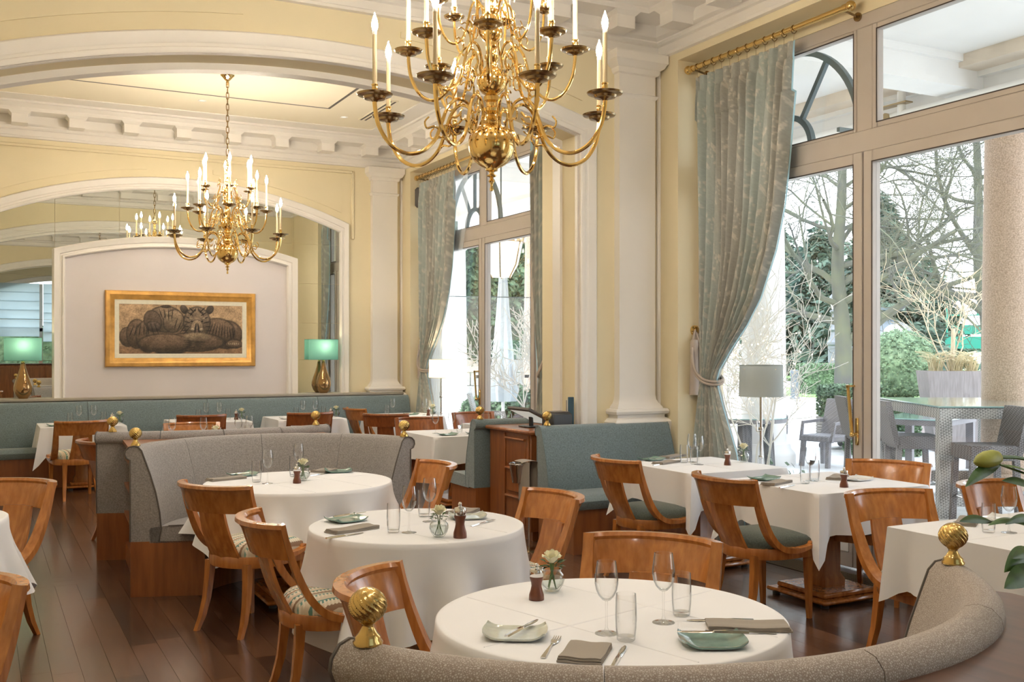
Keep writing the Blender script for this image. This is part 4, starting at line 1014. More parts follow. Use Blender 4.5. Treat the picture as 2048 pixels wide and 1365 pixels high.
# ------------------------------------------------------------------ chairs
chair((.19, 6.56), 225, 'stripe', 'striped seat wooden chair at the left edge facing the cut off table')
chair((-.06, 3.80), 225, 'stripe', 'wooden chair at the bottom left corner, mostly out of view')
chair((1.16, 5.90), 31, 'stripe', 'striped seat wooden chair at the third round table, back to the aisle')
chair((1.14, 4.61), -3, 'stripe', 'striped seat wooden chair left of the middle round table')
chair((1.15, 3.19), -33, 'stripe', 'wooden chair left of the nearest table, behind the large brass finial')
chair((2.66, 4.68), 180, 'stripe', 'wooden chair right of the middle round table, facing left')
chair((2.38, 3.38), 219, 'stripe', 'wooden chair beyond the nearest round table, facing the camera')
chair((2.69, 6.32), 178, 'stripe', 'wooden chair right of the third round table')
chair((3.93, 6.04), 0, 'green', 'green seat wooden chair before the blue bench')
chair((3.93, 4.87), 0, 'green', 'green seat wooden chair at the table with the visible pedestal')
chair((5.45, 5.0), 205, 'green', 'wooden chair against the near window, facing into the room')
chair((4.27, 3.93), -96, 'stripe', 'dark shiny wooden chair at the long window table, seen from its side', None)
chair((5.09, 3.95), -82, 'stripe', 'wooden chair at the right edge behind the flower bud')
chair((.98, 11.95), 100, 'stripe', 'striped seat wooden chair at the first wall bench table')
chair((2.31, 12.38), 86, 'dark', 'dark wooden chair at the second wall bench table')
chair((3.58, 12.27), 88, 'dark', 'wooden chair at the third wall bench table, by the brass finial')
chair((4.37, 12.95), 8, 'stripe', 'wooden chair left of the far corner table, seen from its side')
chair((4.30, 11.60), 55, 'dark', 'wooden chair behind the right finial of the grey bench')
chair((4.39, 10.79), -94, 'dark', 'wooden chair at the far side of the square table, facing the camera')
chair((5.36, 11.42), -90, 'dark', 'wooden chair at the small table by the far window post')
chair((.84, 9.22), 10, 'dark', 'wooden chair half hidden by the turned grey bench')
chair((1.96, 11.05), -95, 'stripe', 'wooden chair beyond the glasses on the hidden round table')
# ------------------------------------------------------------------ things on the tables
TN = {'near': 'the nearest round table', 'mid': 'the middle round table', 'third': 'the third round table', 'hid': 'the hidden round table', 'w1': 'the first wall bench table', 'w2': 'the second wall bench table',
      'w3': 'the third wall bench table', 'wc': 'the far corner table', 'sq': 'the square table by the teal bench end', 'sm': 'the small far window table', 'bl': 'the window table by the blue bench', 'wd': 'the window table by the door handle', 'lg': 'the long window table'}
def tg(kind, tb, spots, labs, grp, rzs=None, var=None):
    for i, (s, lb) in enumerate(zip(spots, labs)):
        p = s if len(s) == 3 else on(*s)
        place(kind, p, (rzs[i] if rzs else 0), lb+' '+TN[tb], grp+' on '+TN[tb], var)
# nearest table
tg('wine_glass', 'near', [(1213, 1268), (1327, 1246)], ['left wine glass, nearer the camera, on', 'right wine glass, in front of the chair, on'], 'wine glasses')
tg('tumbler', 'near', [(1252, 1282), (1363, 1232)], ['tall tumbler beside the left wine glass on', 'tall tumbler behind the right wine glass on'], 'tumblers')
tg('pepper_mill', 'near', [(1073, 1200)], ['brown pepper mill with steel top beside the rose on'], 'pepper mills')
tg('flower_vase', 'near', [(1104, 1184)], ['ribbed glass vase with a cream rose on'], 'vases', [.3])
tg('side_plate', 'near', [(1030, 1273)], ['pale celadon rectangular plate with a knife on'], 'plates', [-.55], 'pale')
tg('side_plate', 'near', [(1425, 1289)], ['dark green rectangular plate with a knife on'], 'plates', [-.45], 'green')
x, y, z = on(1045, 1270); place('table_knife', (x, y, z+.018), -.95, 'upright tilted knife resting on the pale celadon plate', 'knives')
x, y, z = on(1425, 1283); place('table_knife', (x, y, z+.024), 1.05, 'knife lying across the dark green plate on the nearest table', 'knives')
tg('fork', 'near', [(1101, 1297)], ['fork left of the near taupe napkin on'], 'forks', [-.72])
tg('table_knife', 'near', [(1238, 1315)], ['knife right of the near taupe napkin on'], 'knives', [-.75])
tg('folded_napkin', 'near', [(1170, 1312)], ['folded taupe napkin nearest the camera on'], 'napkins', [-.75], 'a')
tg('folded_napkin', 'near', [(1497, 1257)], ['long folded taupe napkin beyond the green plate on'], 'napkins', [1.02], 'b')
tg('fork', 'near', [(1482, 1268)], ['fork lying before the long napkin on'], 'forks', [1.05])
tg('table_knife', 'near', [(1440, 1243)], ['knife sticking out behind the long napkin on'], 'knives', [1.1])
# middle table
tg('wine_glass', 'mid', [(818, 1066), (859, 1044)], ['left wine glass on', 'right, taller looking wine glass on'], 'wine glasses')
tg('tumbler', 'mid', [(787, 1066), (848, 1034)], ['tumbler left of the wine glasses on', 'tumbler half hidden behind the rose on'], 'tumblers')
tg('pepper_mill', 'mid', [(920, 1076)], ['dark pepper mill right of the rose on'], 'pepper mills')
for o in [q for q in C.objects if q.get('label') == 'dark pepper mill right of the rose on '+TN['mid']]: o.scale = (1.18, 1.18, 1.3)
tg('flower_vase', 'mid', [(878, 1075)], ['glass vase with a cream rose on'], 'vases', [1.4])
tg('side_plate', 'mid', [(692, 1043)], ['green plate at the left of'], 'plates', [.2], 'green')
tg('side_plate', 'mid', [(935, 1037)], ['pale plate at the right of'], 'plates', [-.3], 'pale')
x, y, z = on(700, 1040); place('table_knife', (x, y, z+.024), -1.2, 'knife across the green plate on the middle round table', 'knives')
tg('folded_napkin', 'mid', [(704, 1062)], ['long taupe napkin at the left of'], 'napkins', [-1.25], 'b')
tg('folded_napkin', 'mid', [(925, 1026)], ['taupe napkin behind the pale plate on'], 'napkins', [-.9], 'a')
tg('table_knife', 'mid', [(690, 1073), (945, 1032)], ['knife in front of the left napkin on', 'knife by the pale plate on'], 'knives', [-1.25, -1.0])
tg('fork', 'mid', [(965, 1048)], ['fork right of the pepper mill on'], 'forks', [-1.0])
# third table
tg('wine_glass', 'third', [(535, 968), (597, 952)], ['left wine glass on', 'wine glass behind the rose on'], 'wine glasses')
tg('tumbler', 'third', [(513, 965), (588, 954)], ['tumbler left of the left wine glass on', 'tumbler behind the pepper mill on'], 'tumblers')
tg('pepper_mill', 'third', [(594, 967)], ['pepper mill in front of the rose on'], 'pepper mills')
tg('flower_vase', 'third', [(606, 962)], ['small vase with a cream rose on'], 'vases', [2.4])
tg('side_plate', 'third', [(485, 952), (677, 945)], ['left green plate on', 'right green plate on'], 'plates', [.3, -.2], 'green')
tg('folded_napkin', 'third', [(452, 960)], ['long napkin at the left of'], 'napkins', [-1.3], 'b')
tg('folded_napkin', 'third', [(648, 944)], ['napkin left of the right plate on'], 'napkins', [-.9], 'a')
tg('table_knife', 'third', [(492, 950), (640, 950)], ['knife by the left plate on', 'knife by the right napkin on'], 'knives', [-1.3, -1])
# window table by the blue bench
tg('wine_glass', 'bl', [(1384, 925), (1398, 930)], ['left wine glass on', 'right wine glass on'], 'wine glasses')
tg('tumbler', 'bl', [(1368, 926), (1388, 929)], ['left tumbler on', 'right tumbler behind the wine glasses on'], 'tumblers')
tg('pepper_mill', 'bl', [(1455, 931)], ['pepper mill in front of the curtain on'], 'pepper mills')
tg('flower_vase', 'bl', [(1487, 925)], ['vase with a yellowish rose on'], 'vases', [.9])
tg('side_plate', 'bl', [(1303, 921)], ['green plate at the left of'], 'plates', [.1], 'green')
tg('folded_napkin', 'bl', [(1332, 927), (1345, 915)], ['front napkin on', 'rear napkin on'], 'napkins', [-1.2, -1.2], 'b')
tg('table_knife', 'bl', [(1322, 930)], ['knife beside the front napkin on'], 'knives', [-1.2])
# window table by the door handle
tg('wine_glass', 'wd', [(1621, 962)], ['wine glass on'], 'wine glasses')
tg('tumbler', 'wd', [(1610, 968), (1629, 963)], ['left tumbler on', 'right tumbler on'], 'tumblers')
tg('pepper_mill', 'wd', [(1688, 975)], ['pepper mill on'], 'pepper mills')
tg('side_plate', 'wd', [(1528, 960)], ['green plate on'], 'plates', [.1], 'green')
tg('side_plate', 'wd', [(1712, 961)], ['white plate on'], 'plates', [.1], 'white')
tg('folded_napkin', 'wd', [(1553, 968), (1675, 957)], ['left napkin on', 'right napkin behind the pepper mill on'], 'napkins', [-1.2, -1.0], 'b')
tg('table_knife', 'wd', [(1575, 974), (1665, 953)], ['knife by the left napkin on', 'knife by the right napkin on'], 'knives', [-1.2, -1.0])
# long window table
tg('wine_glass', 'lg', [(2018, 1066), (2075, 1060)], ['wine glass behind the leaves on', 'wine glass cut by the right edge on'], 'wine glasses')
tg('tumbler', 'lg', [(1977, 1066)], ['tumbler left of the wine glass on'], 'tumblers')
tg('folded_napkin', 'lg', [(1935, 1046)], ['dark folded napkin beside the knives on'], 'napkins', [-1.0], 'b')
tg('table_knife', 'lg', [(1905, 1050)], ['knife at the left of the dark napkin on'], 'knives', [-1.0])
tg('side_plate', 'lg', [(1990, 1042)], ['white plate behind the tumbler on'], 'plates', [.1], 'white')
# wall bench tables
for tb, cx, pts in (('w1', 1.05, 0), ('w2', 2.5, 0), ('w3', 3.72, 0)):
    yy = 13.0
    tg('wine_glass', tb, [(cx-.02, yy+.02, .752), (cx+.14, yy+.02, .752)], ['left wine glass on', 'right wine glass on'], 'wine glasses')
    tg('tumbler', tb, [(cx-.12, yy-.02, .752), (cx+.25, yy+.02, .752)], ['left tumbler on', 'right tumbler on'], 'tumblers')
    tg('flower_vase', tb, [(cx+.42 if tb == 'w1' else cx+.40, yy-.05, .752)], ['small vase with a cream rose on'], 'vases', [cx])
    tg('pepper_mill', tb, [(cx+.34, yy-.02, .752)], ['pepper mill next to the rose on'], 'pepper mills')
    tg('side_plate', tb, [(cx-.28, yy-.2, .752)], ['side plate on'], 'plates', [.1], 'green' if tb == 'w1' else 'white')
tg('wine_glass', 'wc', [(4.92, 13.0, .752), (5.30, 12.8, .752)], ['left wine glass on', 'right wine glass on'], 'wine glasses')
tg('tumbler', 'wc', [(4.82, 12.95, .752)], ['tumbler on'], 'tumblers')
tg('folded_napkin', 'wc', [(4.78, 12.72, .752)], ['napkin at the left of'], 'napkins', [-1.3], 'b')
tg('side_plate', 'wc', [(5.15, 12.9, .752)], ['green plate on'], 'plates', [.1], 'green')
tg('pepper_mill', 'wc', [(5.28, 12.62, .752)], ['pepper mill near the cream lamp on'], 'pepper mills')
tg('flower_vase', 'wc', [(5.40, 12.75, .752)], ['vase with a white rose on'], 'vases', [.2])
tg('wine_glass', 'sq', [(4.20, 9.85, .752), (4.36, 9.80, .752), (4.72, 9.72, .752)], ['left wine glass on', 'middle wine glass on', 'right wine glass on'], 'wine glasses')
tg('tumbler', 'sq', [(4.46, 9.82, .752), (4.60, 9.68, .752)], ['left tumbler on', 'right tumbler on'], 'tumblers')
tg('pepper_mill', 'sq', [(4.62, 9.85, .752)], ['dark pepper mill on'], 'pepper mills')
tg('side_plate', 'sq', [(4.22, 9.58, .752), (4.52, 9.55, .752)], ['left green plate on', 'right green plate on'], 'plates', [.1, -.1], 'green')
tg('tumbler', 'sm', [(5.30, 10.6, .752), (5.42, 10.55, .752)], ['left tumbler on', 'right tumbler on'], 'tumblers')
tg('wine_glass', 'hid', [(1.62, 10.15, .752), (1.90, 10.10, .752), (2.22, 10.05, .752), (2.36, 10.2, .752)], ['leftmost wine glass on', 'second wine glass from the left on', 'third wine glass from the left on', 'rightmost wine glass on'], 'wine glasses')
tg('tumbler', 'hid', [(1.99, 10.25, .752), (2.30, 10.0, .752)], ['left tumbler on', 'right tumbler on'], 'tumblers')
tg('flower_vase', 'hid', [(1.99, 9.98, .752)], ['low vase with a cream rose on'], 'vases', [.5])

# ------------------------------------------------------------------ lamps
def bulb_light(parent, z, e, col=(1, .78, .50), r=.03):
    ld = bpy.data.lights.new('lamp_bulb_light', 'POINT'); ld.energy = e; ld.color = col; ld.shadow_soft_size = r
    o = bpy.data.objects.new('lamp_bulb_light', ld); C.objects.link(o); o.parent = parent; o.location = (0, 0, z)
def shade(parent, m, r0, r1, z0, z1):
    obj('lamp_shade', G().lathe([(r0, z0), (r1, z1)], 40), m, parent); obj('shade_rim', G().tube([(r0*cos(a), r0*sin(a), z0) for a in [2*PI*i/40 for i in range(40)]], .003, 5, True).tube([(r1*cos(a), r1*sin(a), z1) for a in [2*PI*i/40 for i in range(40)]], .003, 5, True), m, parent)
    obj('shade_holder', G().tube([(-r0*.98, 0, z1-.03), (r0*.98, 0, z1-.03)], .003, 5).tube([(0, -r0*.98, z1-.03), (0, r0*.98, z1-.03)], .003, 5).tube([(0, 0, z0-.05), (0, 0, z1-.03)], .006, 6), brass, parent)
for x, lab in ((.47, 'teal table lamp with drop shaped amber base left of the picture'), (4.25, 'teal table lamp with drop shaped amber base right of the picture')):
    t = thing('table_lamp', lab, 'lamp', (x, 13.93, 1.026), 0, 'teal table lamps on the ledge')
    obj('lamp_base', G().lathe([(0, 0), (.05, 0), (.058, .008), (.085, .045), (.103, .10), (.102, .15), (.082, .22), (.052, .30), (.032, .37), (.024, .42), (.02, .44), (0, .44)], 32), shot, t)
    obj('lamp_neck', G().lathe([(.016, .44), (.018, .45), (.012, .46), (.012, .47), (0, .47)], 16), brass, t)
    shade(t, shade_teal, .225, .225, .465, .745); obj('bulb', G().ball((0, 0, .58), .03, 12, 8, (1, 1, 1.3)), mat_emit('frosted_bulb', (1, .8, .55), 2.5), t); bulb_light(t, .66, 3.5)
    for o in t.children:
        if o.name.startswith(('lamp_shade', 'shade')): o.scale = (.93, .40, 1)
def floor_lamp(loc, m, lab, e, r=.15):
    t = thing('floor_lamp', lab, 'lamp', loc)
    obj('lamp_foot', G().lathe([(0, .03), (.02, .03), (.04, .02), (.12, .012), (.125, 0), (0, 0)], 28), steel, t)
    st = G().tube([(0, 0, .02), (0, 0, 1.28)], .011, 10)
    for z in (.78, 1.0): st.lathe([(0, -.014), (.018, -.012), (.02, 0), (.018, .012), (0, .014)], 14, c=(0, 0, z))
    obj('lamp_pole', st, steel, t); obj('swing_arm', G().tube([(0, 0, .98), (.0, .05, .98), (0, .05, 1.06), (0, 0, 1.06)], .006, 8), steel, t)
    shade(t, m, r*1.03, r, 1.255, 1.495); obj('bulb', G().ball((0, 0, 1.37), .028, 12, 8, (1, 1, 1.3)), mat_emit('lamp_bulb', (1, .82, .58), 12 if e else .4), t)
    if e: bulb_light(t, 1.40, e)
floor_lamp((5.40, 6.22, 0), shade_grey, 'floor lamp with pale grey drum shade at the near window', 0, .165)
floor_lamp((5.47, 12.63, 0), shade_cream, 'lit floor lamp with cream drum shade at the far window', 30, .16)

# ------------------------------------------------------------------ chandeliers
def b_arm(sr, sz, R0, cl, cr, pr):
    """one arm with scrolls, pan, holder, candle tube and bulb; root at the chandelier axis"""
    pth = [(.594, .42), (.593, .375), (.575, .285), (.52, .20), (.44, .16), (.36, .175), (.295, .235), (.26, .32), (.228, .40), (.18, .445), (.128, .43), (.098, .37), (.112, .315), (.088, .285), (.055, .305)]
    P = [(r*sr, 0, (z-.30)*sz) for r, z in pth]; P = smoothpath(P, 5); m = len(P)
    a = G().tube(P, [cr*(1.15-.45*i/m) for i in range(m)], 8)
    scr = []
    def curl(pts): scr.append(G()); scr[-1].tube(smoothpath([(r*sr, 0, (z-.30)*sz) for r, z in pts], 4), [cr*.62*(1-.35*i/(len(pts)*4-3)) for i in range(len(pts)*4-3)], 6)
    curl([(.30, .23), (.27, .25), (.235, .245), (.215, .275), (.225, .31), (.25, .305), (.252, .28)])
    curl([(.27, .29), (.30, .30), (.335, .29), (.345, .32), (.325, .345)])
    curl([(.20, .44), (.205, .475), (.235, .50), (.255, .485), (.25, .46)]); curl([(.215, .49), (.195, .53), (.215, .555), (.238, .545)])
    curl([(.16, .38), (.185, .355), (.21, .35), (.215, .32), (.19, .30), (.17, .315)])
    ex, ez = .594*sr, .12*sz
    pan = G().lathe([(0, -.028*pr), (.012*pr, -.026*pr), (.02*pr, -.018*pr), (.05*pr, -.013*pr), (.056*pr, -.002), (.082*pr, .004), (.087*pr, .012), (.084*pr, .013), (.055*pr, .006), (0, .004)], 24, c=(ex, 0, ez))
    hold = G().lathe([(.012, .004), (.015, .01), (.012, .018), (.015, .03), (.0135, .05), (.016, .053), (.016, .058), (.012, .058)], 14, c=(ex, 0, ez))
    cand = G().lathe([(0, .05), (.0115, .05), (.0105, .06+cl), (0, .06+cl)], 14, c=(ex, 0, ez))
    bl = G().lathe([(.0085, .06+cl), (.010, .075+cl), (.0145, .092+cl), (.0155, .104+cl), (.013, .122+cl), (.008, .137+cl), (.004, .148+cl), (.0015, .16+cl), (0, .162+cl)], 12, c=(ex, 0, ez))
    sock = G().lathe([(.0112, .055+cl), (.0112, .074+cl), (.010, .077+cl)], 12, c=(ex, 0, ez))
    return [('arm', a.mesh('arm', brass), brass), *[('scroll', q.mesh('scroll', brass), brass) for q in scr], ('drip_pan', pan.mesh('drip_pan', brass_d), brass_d), ('candle_holder', hold.mesh('candle_holder', brass), brass), ('candle_tube', cand.mesh('candle_tube', candle_m), candle_m), ('socket', sock.mesh('socket', white), white), ('bulb', bl.mesh('bulb', bulb_m), bulb_m)]
AR = None
def chandelier(x, y, z, lab, ph, top):
    global AR
    t = thing('chandelier', lab, 'chandelier', (x, y, z), 0, None)
    prof = [(0, 0), (.008, .002), (.010, .012), (.006, .022), (.006, .035), (.016, .05), (.010, .06), (.008, .068), (.022, .074), (.024, .08), (.012, .086), (.012, .096), (.03, .102), (.03, .112)]
    prof += [(.116*sin(a), .227-.116*cos(a)) for a in [R(q) for q in range(18, 166, 9)]]
    prof += [(.036, .345), (.042, .352), (.032, .36), (.026, .38), (.044, .395), (.046, .41), (.03, .42), (.028, .44), (.04, .45), (.04, .47), (.03, .478)]
    prof += [(.075*sin(a), .548-.075*cos(a)) for a in [R(q) for q in range(28, 156, 11)]]
    prof += [(.03, .622), (.024, .64), (.034, .655), (.036, .675), (.024, .69), (.022, .71), (.032, .72), (.028, .735)]
    prof += [(.056*sin(a), .79-.056*cos(a)) for a in [R(q) for q in range(30, 152, 12)]]
    prof += [(.024, .845), (.02, .88), (.03, .895), (.03, .91), (.018, .92), (.016, .96), (.028, .98), (.03, 1.0), (.02, 1.02), (.012, 1.05), (.02, 1.08), (.022, 1.10), (.010, 1.13), (0, 1.135)]
    obj('chandelier_body', G().lathe(prof, 40), brass, t)
    obj('hanging_ring', G().tube([(.03*cos(a), 0, 1.16+.03*sin(a)) for a in [2*PI*i/20 for i in range(20)]], .006, 6, True), brass, t)
    if AR is None: AR = [b_arm(1.0, 1.0, 0, .24, .0098, 1.0), b_arm(.70, .92, 0, .24, .0078, .82), b_arm(.46, .78, 0, .20, .0062, .62)]
    for tier, (za, n, off) in enumerate(((.30, 8, 0), (.585, 8, R(22.5)), (.83, 6, R(10)))):
        for i in range(n):
            root = None
            for nm, me, m in AR[tier]:
                o = bpy.data.objects.new(nm, me); C.objects.link(o)
                if root is None: root = o; o.parent = t; o.location = (0, 0, za); o.rotation_euler = (0, 0, ph+off+2*PI*i/n)
                else: o.parent = root
    nl = 0; zz = 1.19; lm = G().tube([(.014*cos(a), 0, .028*sin(a)+(.012 if sin(a) > 0 else -.012)) for a in [2*PI*i/14 for i in range(14)]], .0045, 5, True).mesh('chain_link', brass_d)
    while z+zz < top-.10:
        obj('chain_link', lm, brass_d, t, (0, 0, zz+.012), (PI/2)*(nl % 2)); zz += .062; nl += 1
    obj('ceiling_rose', G().lathe([(0, -.08), (.012, -.078), (.016, -.06), (.035, -.045), (.055, -.02), (.07, -.008), (.075, 0), (0, 0)], 28, c=(0, 0, top-z)).tube([(0, 0, top-z-.11), (0, 0, top-z-.06)], .008, 8), brass, t)
chandelier(2.265, 4.60, 2.40, 'large near brass chandelier with three tiers of lit candle bulbs', R(38.8), ZC-.012)
chandelier(2.40, 11.40, 2.45, 'smaller looking far brass chandelier hanging before the picture', R(13), ZC-.012)

# ------------------------------------------------------------------ flower arrangement at the right edge
vx = dp(2150, 1290, 2.75)
t = thing('flower_arrangement', 'green lily bud and leaves leaning in from the right edge over the counter', 'plant', (vx[0], vx[1], .93))
obj('vase', G().lathe([(0, 0), (.05, 0), (.06, .02), (.055, .12), (.04, .18), (.045, .2), (.04, .2), (.035, .17), (0, .02)], 24), glassv, t)
base = Vector((vx[0], vx[1], 1.12))
def rel(p): return (p[0]-vx[0], p[1]-vx[1], p[2]-.93)
def stem(pts, r=.004): obj('stem', G().tube(smoothpath([rel(p) for p in pts], 6), r, 6), tulip_stem, t)
b0 = dp(1950, 925, 2.45); b1 = dp(1996, 915, 2.5)
stem([tuple(base), dp(2140, 1000, 2.7), dp(2095, 935, 2.6), dp(2040, 917, 2.55), b1], .0045)
ax = Vector(b1)-Vector(b0); L = ax.length*1.12; q = ax.to_track_quat('Z', 'X').to_matrix().to_4x4()
obj('lily_bud', G().lathe([(0, 0), (.007, .004), (.016, .02), (.0205, .045), (.020, .07), (.015, .09), (.008, .10), (.004, .104)], 18, rmod=lambda a, z: 1+.06*cos(3*a)).tf(Matrix.Translation(rel(b0)) @ q @ Matrix.Scale(L/.104, 4)), bud_m, t)
def leaf(p0, p1, w_, sag=.02, roll=.5):
    a, b = Vector(p0), Vector(p1); d = b-a; s = d.cross(Vector((0, 0, 1))).normalized(); up = s.cross(d).normalized(); s = (s*cos(roll)+up*sin(roll)).normalized(); nr = d.cross(s).normalized()
    g = G()
    def f(u, v):
        ww = w_*math.sin(PI*min(1, v*.97+.03))**.8*(1-.25*v); p = a+d*v+s*ww*(2*u-1)+nr*(.25*ww*abs(2*u-1))+Vector((0, 0, 1))*(sag*math.sin(PI*v)); return rel(p)
    obj('leaf', g.grid(f, 4, 12), leaf_m, t, smooth=80)
for p0, p1, w_, sg, ro in ((dp(2000, 930, 2.5), dp(1930, 975, 2.4), .017, .01, 1.0), (dp(2075, 955, 2.55), dp(2000, 930, 2.45), .016, .01, .3), (dp(2090, 985, 2.55), dp(2003, 962, 2.45), .018, .012, .8), (dp(1985, 1045, 2.45), dp(1918, 1044, 2.38), .013, .008, 1.0),
        (dp(2070, 1060, 2.5), dp(1975, 1052, 2.42), .014, .02, .5), (dp(2075, 1040, 2.5), dp(2010, 1050, 2.42), .012, .01, 1.2), (dp(2080, 1110, 2.45), dp(2008, 1146, 2.35), .026, .02, 1.0), (dp(2090, 1140, 2.4), dp(2008, 1178, 2.3), .03, .01, 1.0), (dp(2080, 1108, 2.4), dp(2024, 1118, 2.32), .016, .01, .9)): leaf(p0, p1, w_, sg, ro)
stem([tuple(base), dp(2130, 1050, 2.6), dp(2075, 1045, 2.5), dp(1985, 1045, 2.45)], .0028); stem([tuple(base), dp(2130, 1150, 2.5), dp(2080, 1115, 2.42)], .003); stem([tuple(base), dp(2125, 990, 2.6), dp(2080, 960, 2.55), dp(2000, 930, 2.5)], .003)
# ------------------------------------------------------------------ outside: veranda
GZ = -.04
terr = struct('terrace_ground', G().box(5.96, 16.4, -10, 30, GZ-.2, GZ-.012), stone_w, 0)
um = G().box(0, 1, 0, 1, -.02, 0).mesh('paving_slab', paver_m, 0); far = G(); n = 0; cand = []
for i in range(17):
    for j in range(50): cand.append((5.98+i*.61, -4+j*.61+(.3 if i % 2 else 0)))
def seen2(c):
    d = c[0]*Sn+c[1]*Cn; px = 1024+2057*(c[0]*Cn-c[1]*Sn)/max(.5, d); return d if 850 < px < 2150 and d > 3 else 999
cand.sort(key=seen2)
for k, (x, y) in enumerate(cand):
    if k < 280:
        o = obj('paving_slab', um, paver_m, terr, (x, y, GZ)); o.scale = (.602, .602, 1)
    else: far.box(x, x+.602, y, y+.602, GZ-.02, GZ)
obj('paving_beyond', far, paver_m, terr, smooth=0, kind='stuff')
garden = struct('garden_ground', G().grid(lambda u, v: (16.4+120*u, -80+220*v, GZ-.03+.0*u), 8, 8), path_m, 0)
for nm, x0, x1, y0, y1 in (('lawn_strip_near', 27, 33, 18, 60), ('lawn_strip_far', 42, 80, 20, 120)):
    struct(nm, G().box(x0, x1, y0, y1, GZ-.03, GZ+.01), lawn_m, 0)
g = G().box(5.96, 10.9, -6, 22, 4.86, 5.0)
ver = struct('veranda_ceiling', g, render_w)
obj('edge_beam', G().box(9.95, 10.55, -6, 22, 4.36, 4.86).box(9.85, 9.95, -6, 22, 4.66, 4.72).box(9.9, 9.96, -6, 22, 4.30, 4.36), render_w, ver)
obj('wall_beam', G().box(5.96, 6.2, -6, 22, 4.5, 4.86), render_w, ver)
for y in (-.3, 3.95, 8.0, 12.0, 15.95): obj('cross_beam', G().box(6.2, 9.95, y-.22, y+.22, 4.52, 4.86).box(6.2, 9.95, y-.28, y+.28, 4.78, 4.86), render_w, ver)
obj('inner_ledge', G().box(9.55, 9.95, -6, 22, 4.72, 4.86), render_p, ver)
t = thing('drain_pipe', 'grey white pipe running under the veranda edge beam', 'pipe', (9.75, 0, 4.44))
obj('pipe_run', G().tube([(0, -4, .06), (0, 6, 0), (0, 20, -.04)], .045, 12), render_w, t); obj('downpipe', G().tube([(0, 8.75, .26), (0, 8.75, -.12)], .05, 12), render_w, t)
obj('pipe_valve', G().tube([(-.06, 8.95, -.02), (.06, 8.95, -.02)], .06, 12).box(-.1, .02, 8.6, 9.1, .10, .115), brass_d, t)
for x, y, lab in ((7.9, 5.4, 'veranda spotlight above the high table'), (8.0, 7.9+1.4, 'veranda spotlight behind the iron arch')):
    t = thing('veranda_spotlight', lab, 'ceiling light', (x, y, 4.86)); obj('bezel', G().lathe([(.07, -.012), (.11, -.014), (.12, 0), (.07, 0)], 24), steel, t); obj('lens', G().lathe([(0, -.004), (.07, -.004), (.07, 0)], 20), steel, t)
for y, m, lab in ((7.64, stone_m, 'speckled brown granite column at the right edge'), (11.75, render_w, 'column behind the large curtain, coloured white for strong daylight'), (18.6, stone_m, 'granite column outside the right pane of the far window'), (22.9, render_w, 'white column outside the left pane of the far window')):  # white of the column behind the curtain stands for strong daylight on it
    t = thing('veranda_column', lab, 'column', (10.25, y, GZ), 0)
    obj('column_shaft', G().lathe([(.33, .3), (.325, .5), (.31, 2.4), (.285, 4.1), (.31, 4.12), (0, 4.12)], 40), m, t)
    obj('column_base', G().lathe([(0, 0), (.46, 0), (.46, .14), (.44, .18), (.40, .22), (.38, .3), (0, .3)], 40), m, t); obj('column_capital', G().lathe([(.31, 4.12), (.35, 4.16), (.35, 4.2), (.42, 4.28), (.42, 4.40), (0, 4.40)], 40), m, t)
for k, lab in ((0, 'grey iron half round fanlight bars outside the near window'), (WO[2], 'grey iron half round fanlight bars outside the far window')):
    t = thing('iron_arch', lab, 'ironwork', (6.2, 6.78+k, 3.34))
    for r in (.81, .27): obj('arch_bar', G().tube([(0, r*cos(a), r*sin(a)) for a in [PI*i/32 for i in range(33)]], .024, sq=(1, 1)), iron_m, t)
    for a in (R(56), R(90), R(124)): obj('spoke_bar', G().tube([(0, .27*cos(a), .27*sin(a)), (0, .81*cos(a), .81*sin(a))], .019, sq=(1, 1)), iron_m, t)
    pass
    for y in (-.81, .81): obj('wall_bracket', G().tube([(0, y, 0), (-.24, y, 0)], .016, sq=(1, 1)), iron_m, t)
# --- terrace furniture
def wchair(x, y, rz, lab, m=wick, grp='wicker terrace chairs'):
    t = thing('wicker_chair', lab, 'chair', (x, y, GZ), R(rz), grp)
    obj('seat', G().box(-.25, .25, -.22, .28, .36, .45, .02), m, t)
    obj('backrest', G().loft([[(-.25, -.22-.0, z) if 0 else (-.25, -.2-.16*q, z), (.25, -.2-.16*q, z), (.25, -.25-.16*q, z), (-.25, -.25-.16*q, z)] for q, z in ((0, .38), (.35, .60), (.75, .82), (1, .95))]), m, t)
    for sx in (-1, 1):
        for yy in (-.2, .24): obj('leg', G().tube([(sx*.21, yy, .38), (sx*.22, yy*1.15, 0)], .028, sq=(1, 1)), m, t)
        obj('armrest', G().tube([(sx*.25, -.26, .64), (sx*.27, .18, .62), (sx*.26, .24, .36)], .022, sq=(1, .8)), m, t)
def wtable(x, y, lab, r=None):
    t = thing('terrace_table', lab, 'table', (x, y, GZ))
    obj('table_rim', G().lathe([(.52, .68), (.56, .68), (.56, .735), (.52, .735)], 36, ).lathe([(0, .70), (.53, .70), (.53, .72), (0, .72)], 36), wick, t); obj('glass_top', G().lathe([(0, .736), (.57, .736), (.57, .748), (0, .748)], 40), tglass, t)
    for a in range(4): obj('leg', G().tube([(.3*cos(R(45+90*a)), .3*sin(R(45+90*a)), .7), (.34*cos(R(45+90*a)), .34*sin(R(45+90*a)), 0)], .05, sq=(1, 1)), wick_d, t)
wtable(9.35, 11.1, 'round wicker table with glass top behind the grey lamp')
wchair(10.80, 11.05, 100, 'wicker chair right of the round terrace table, seen from its back side')
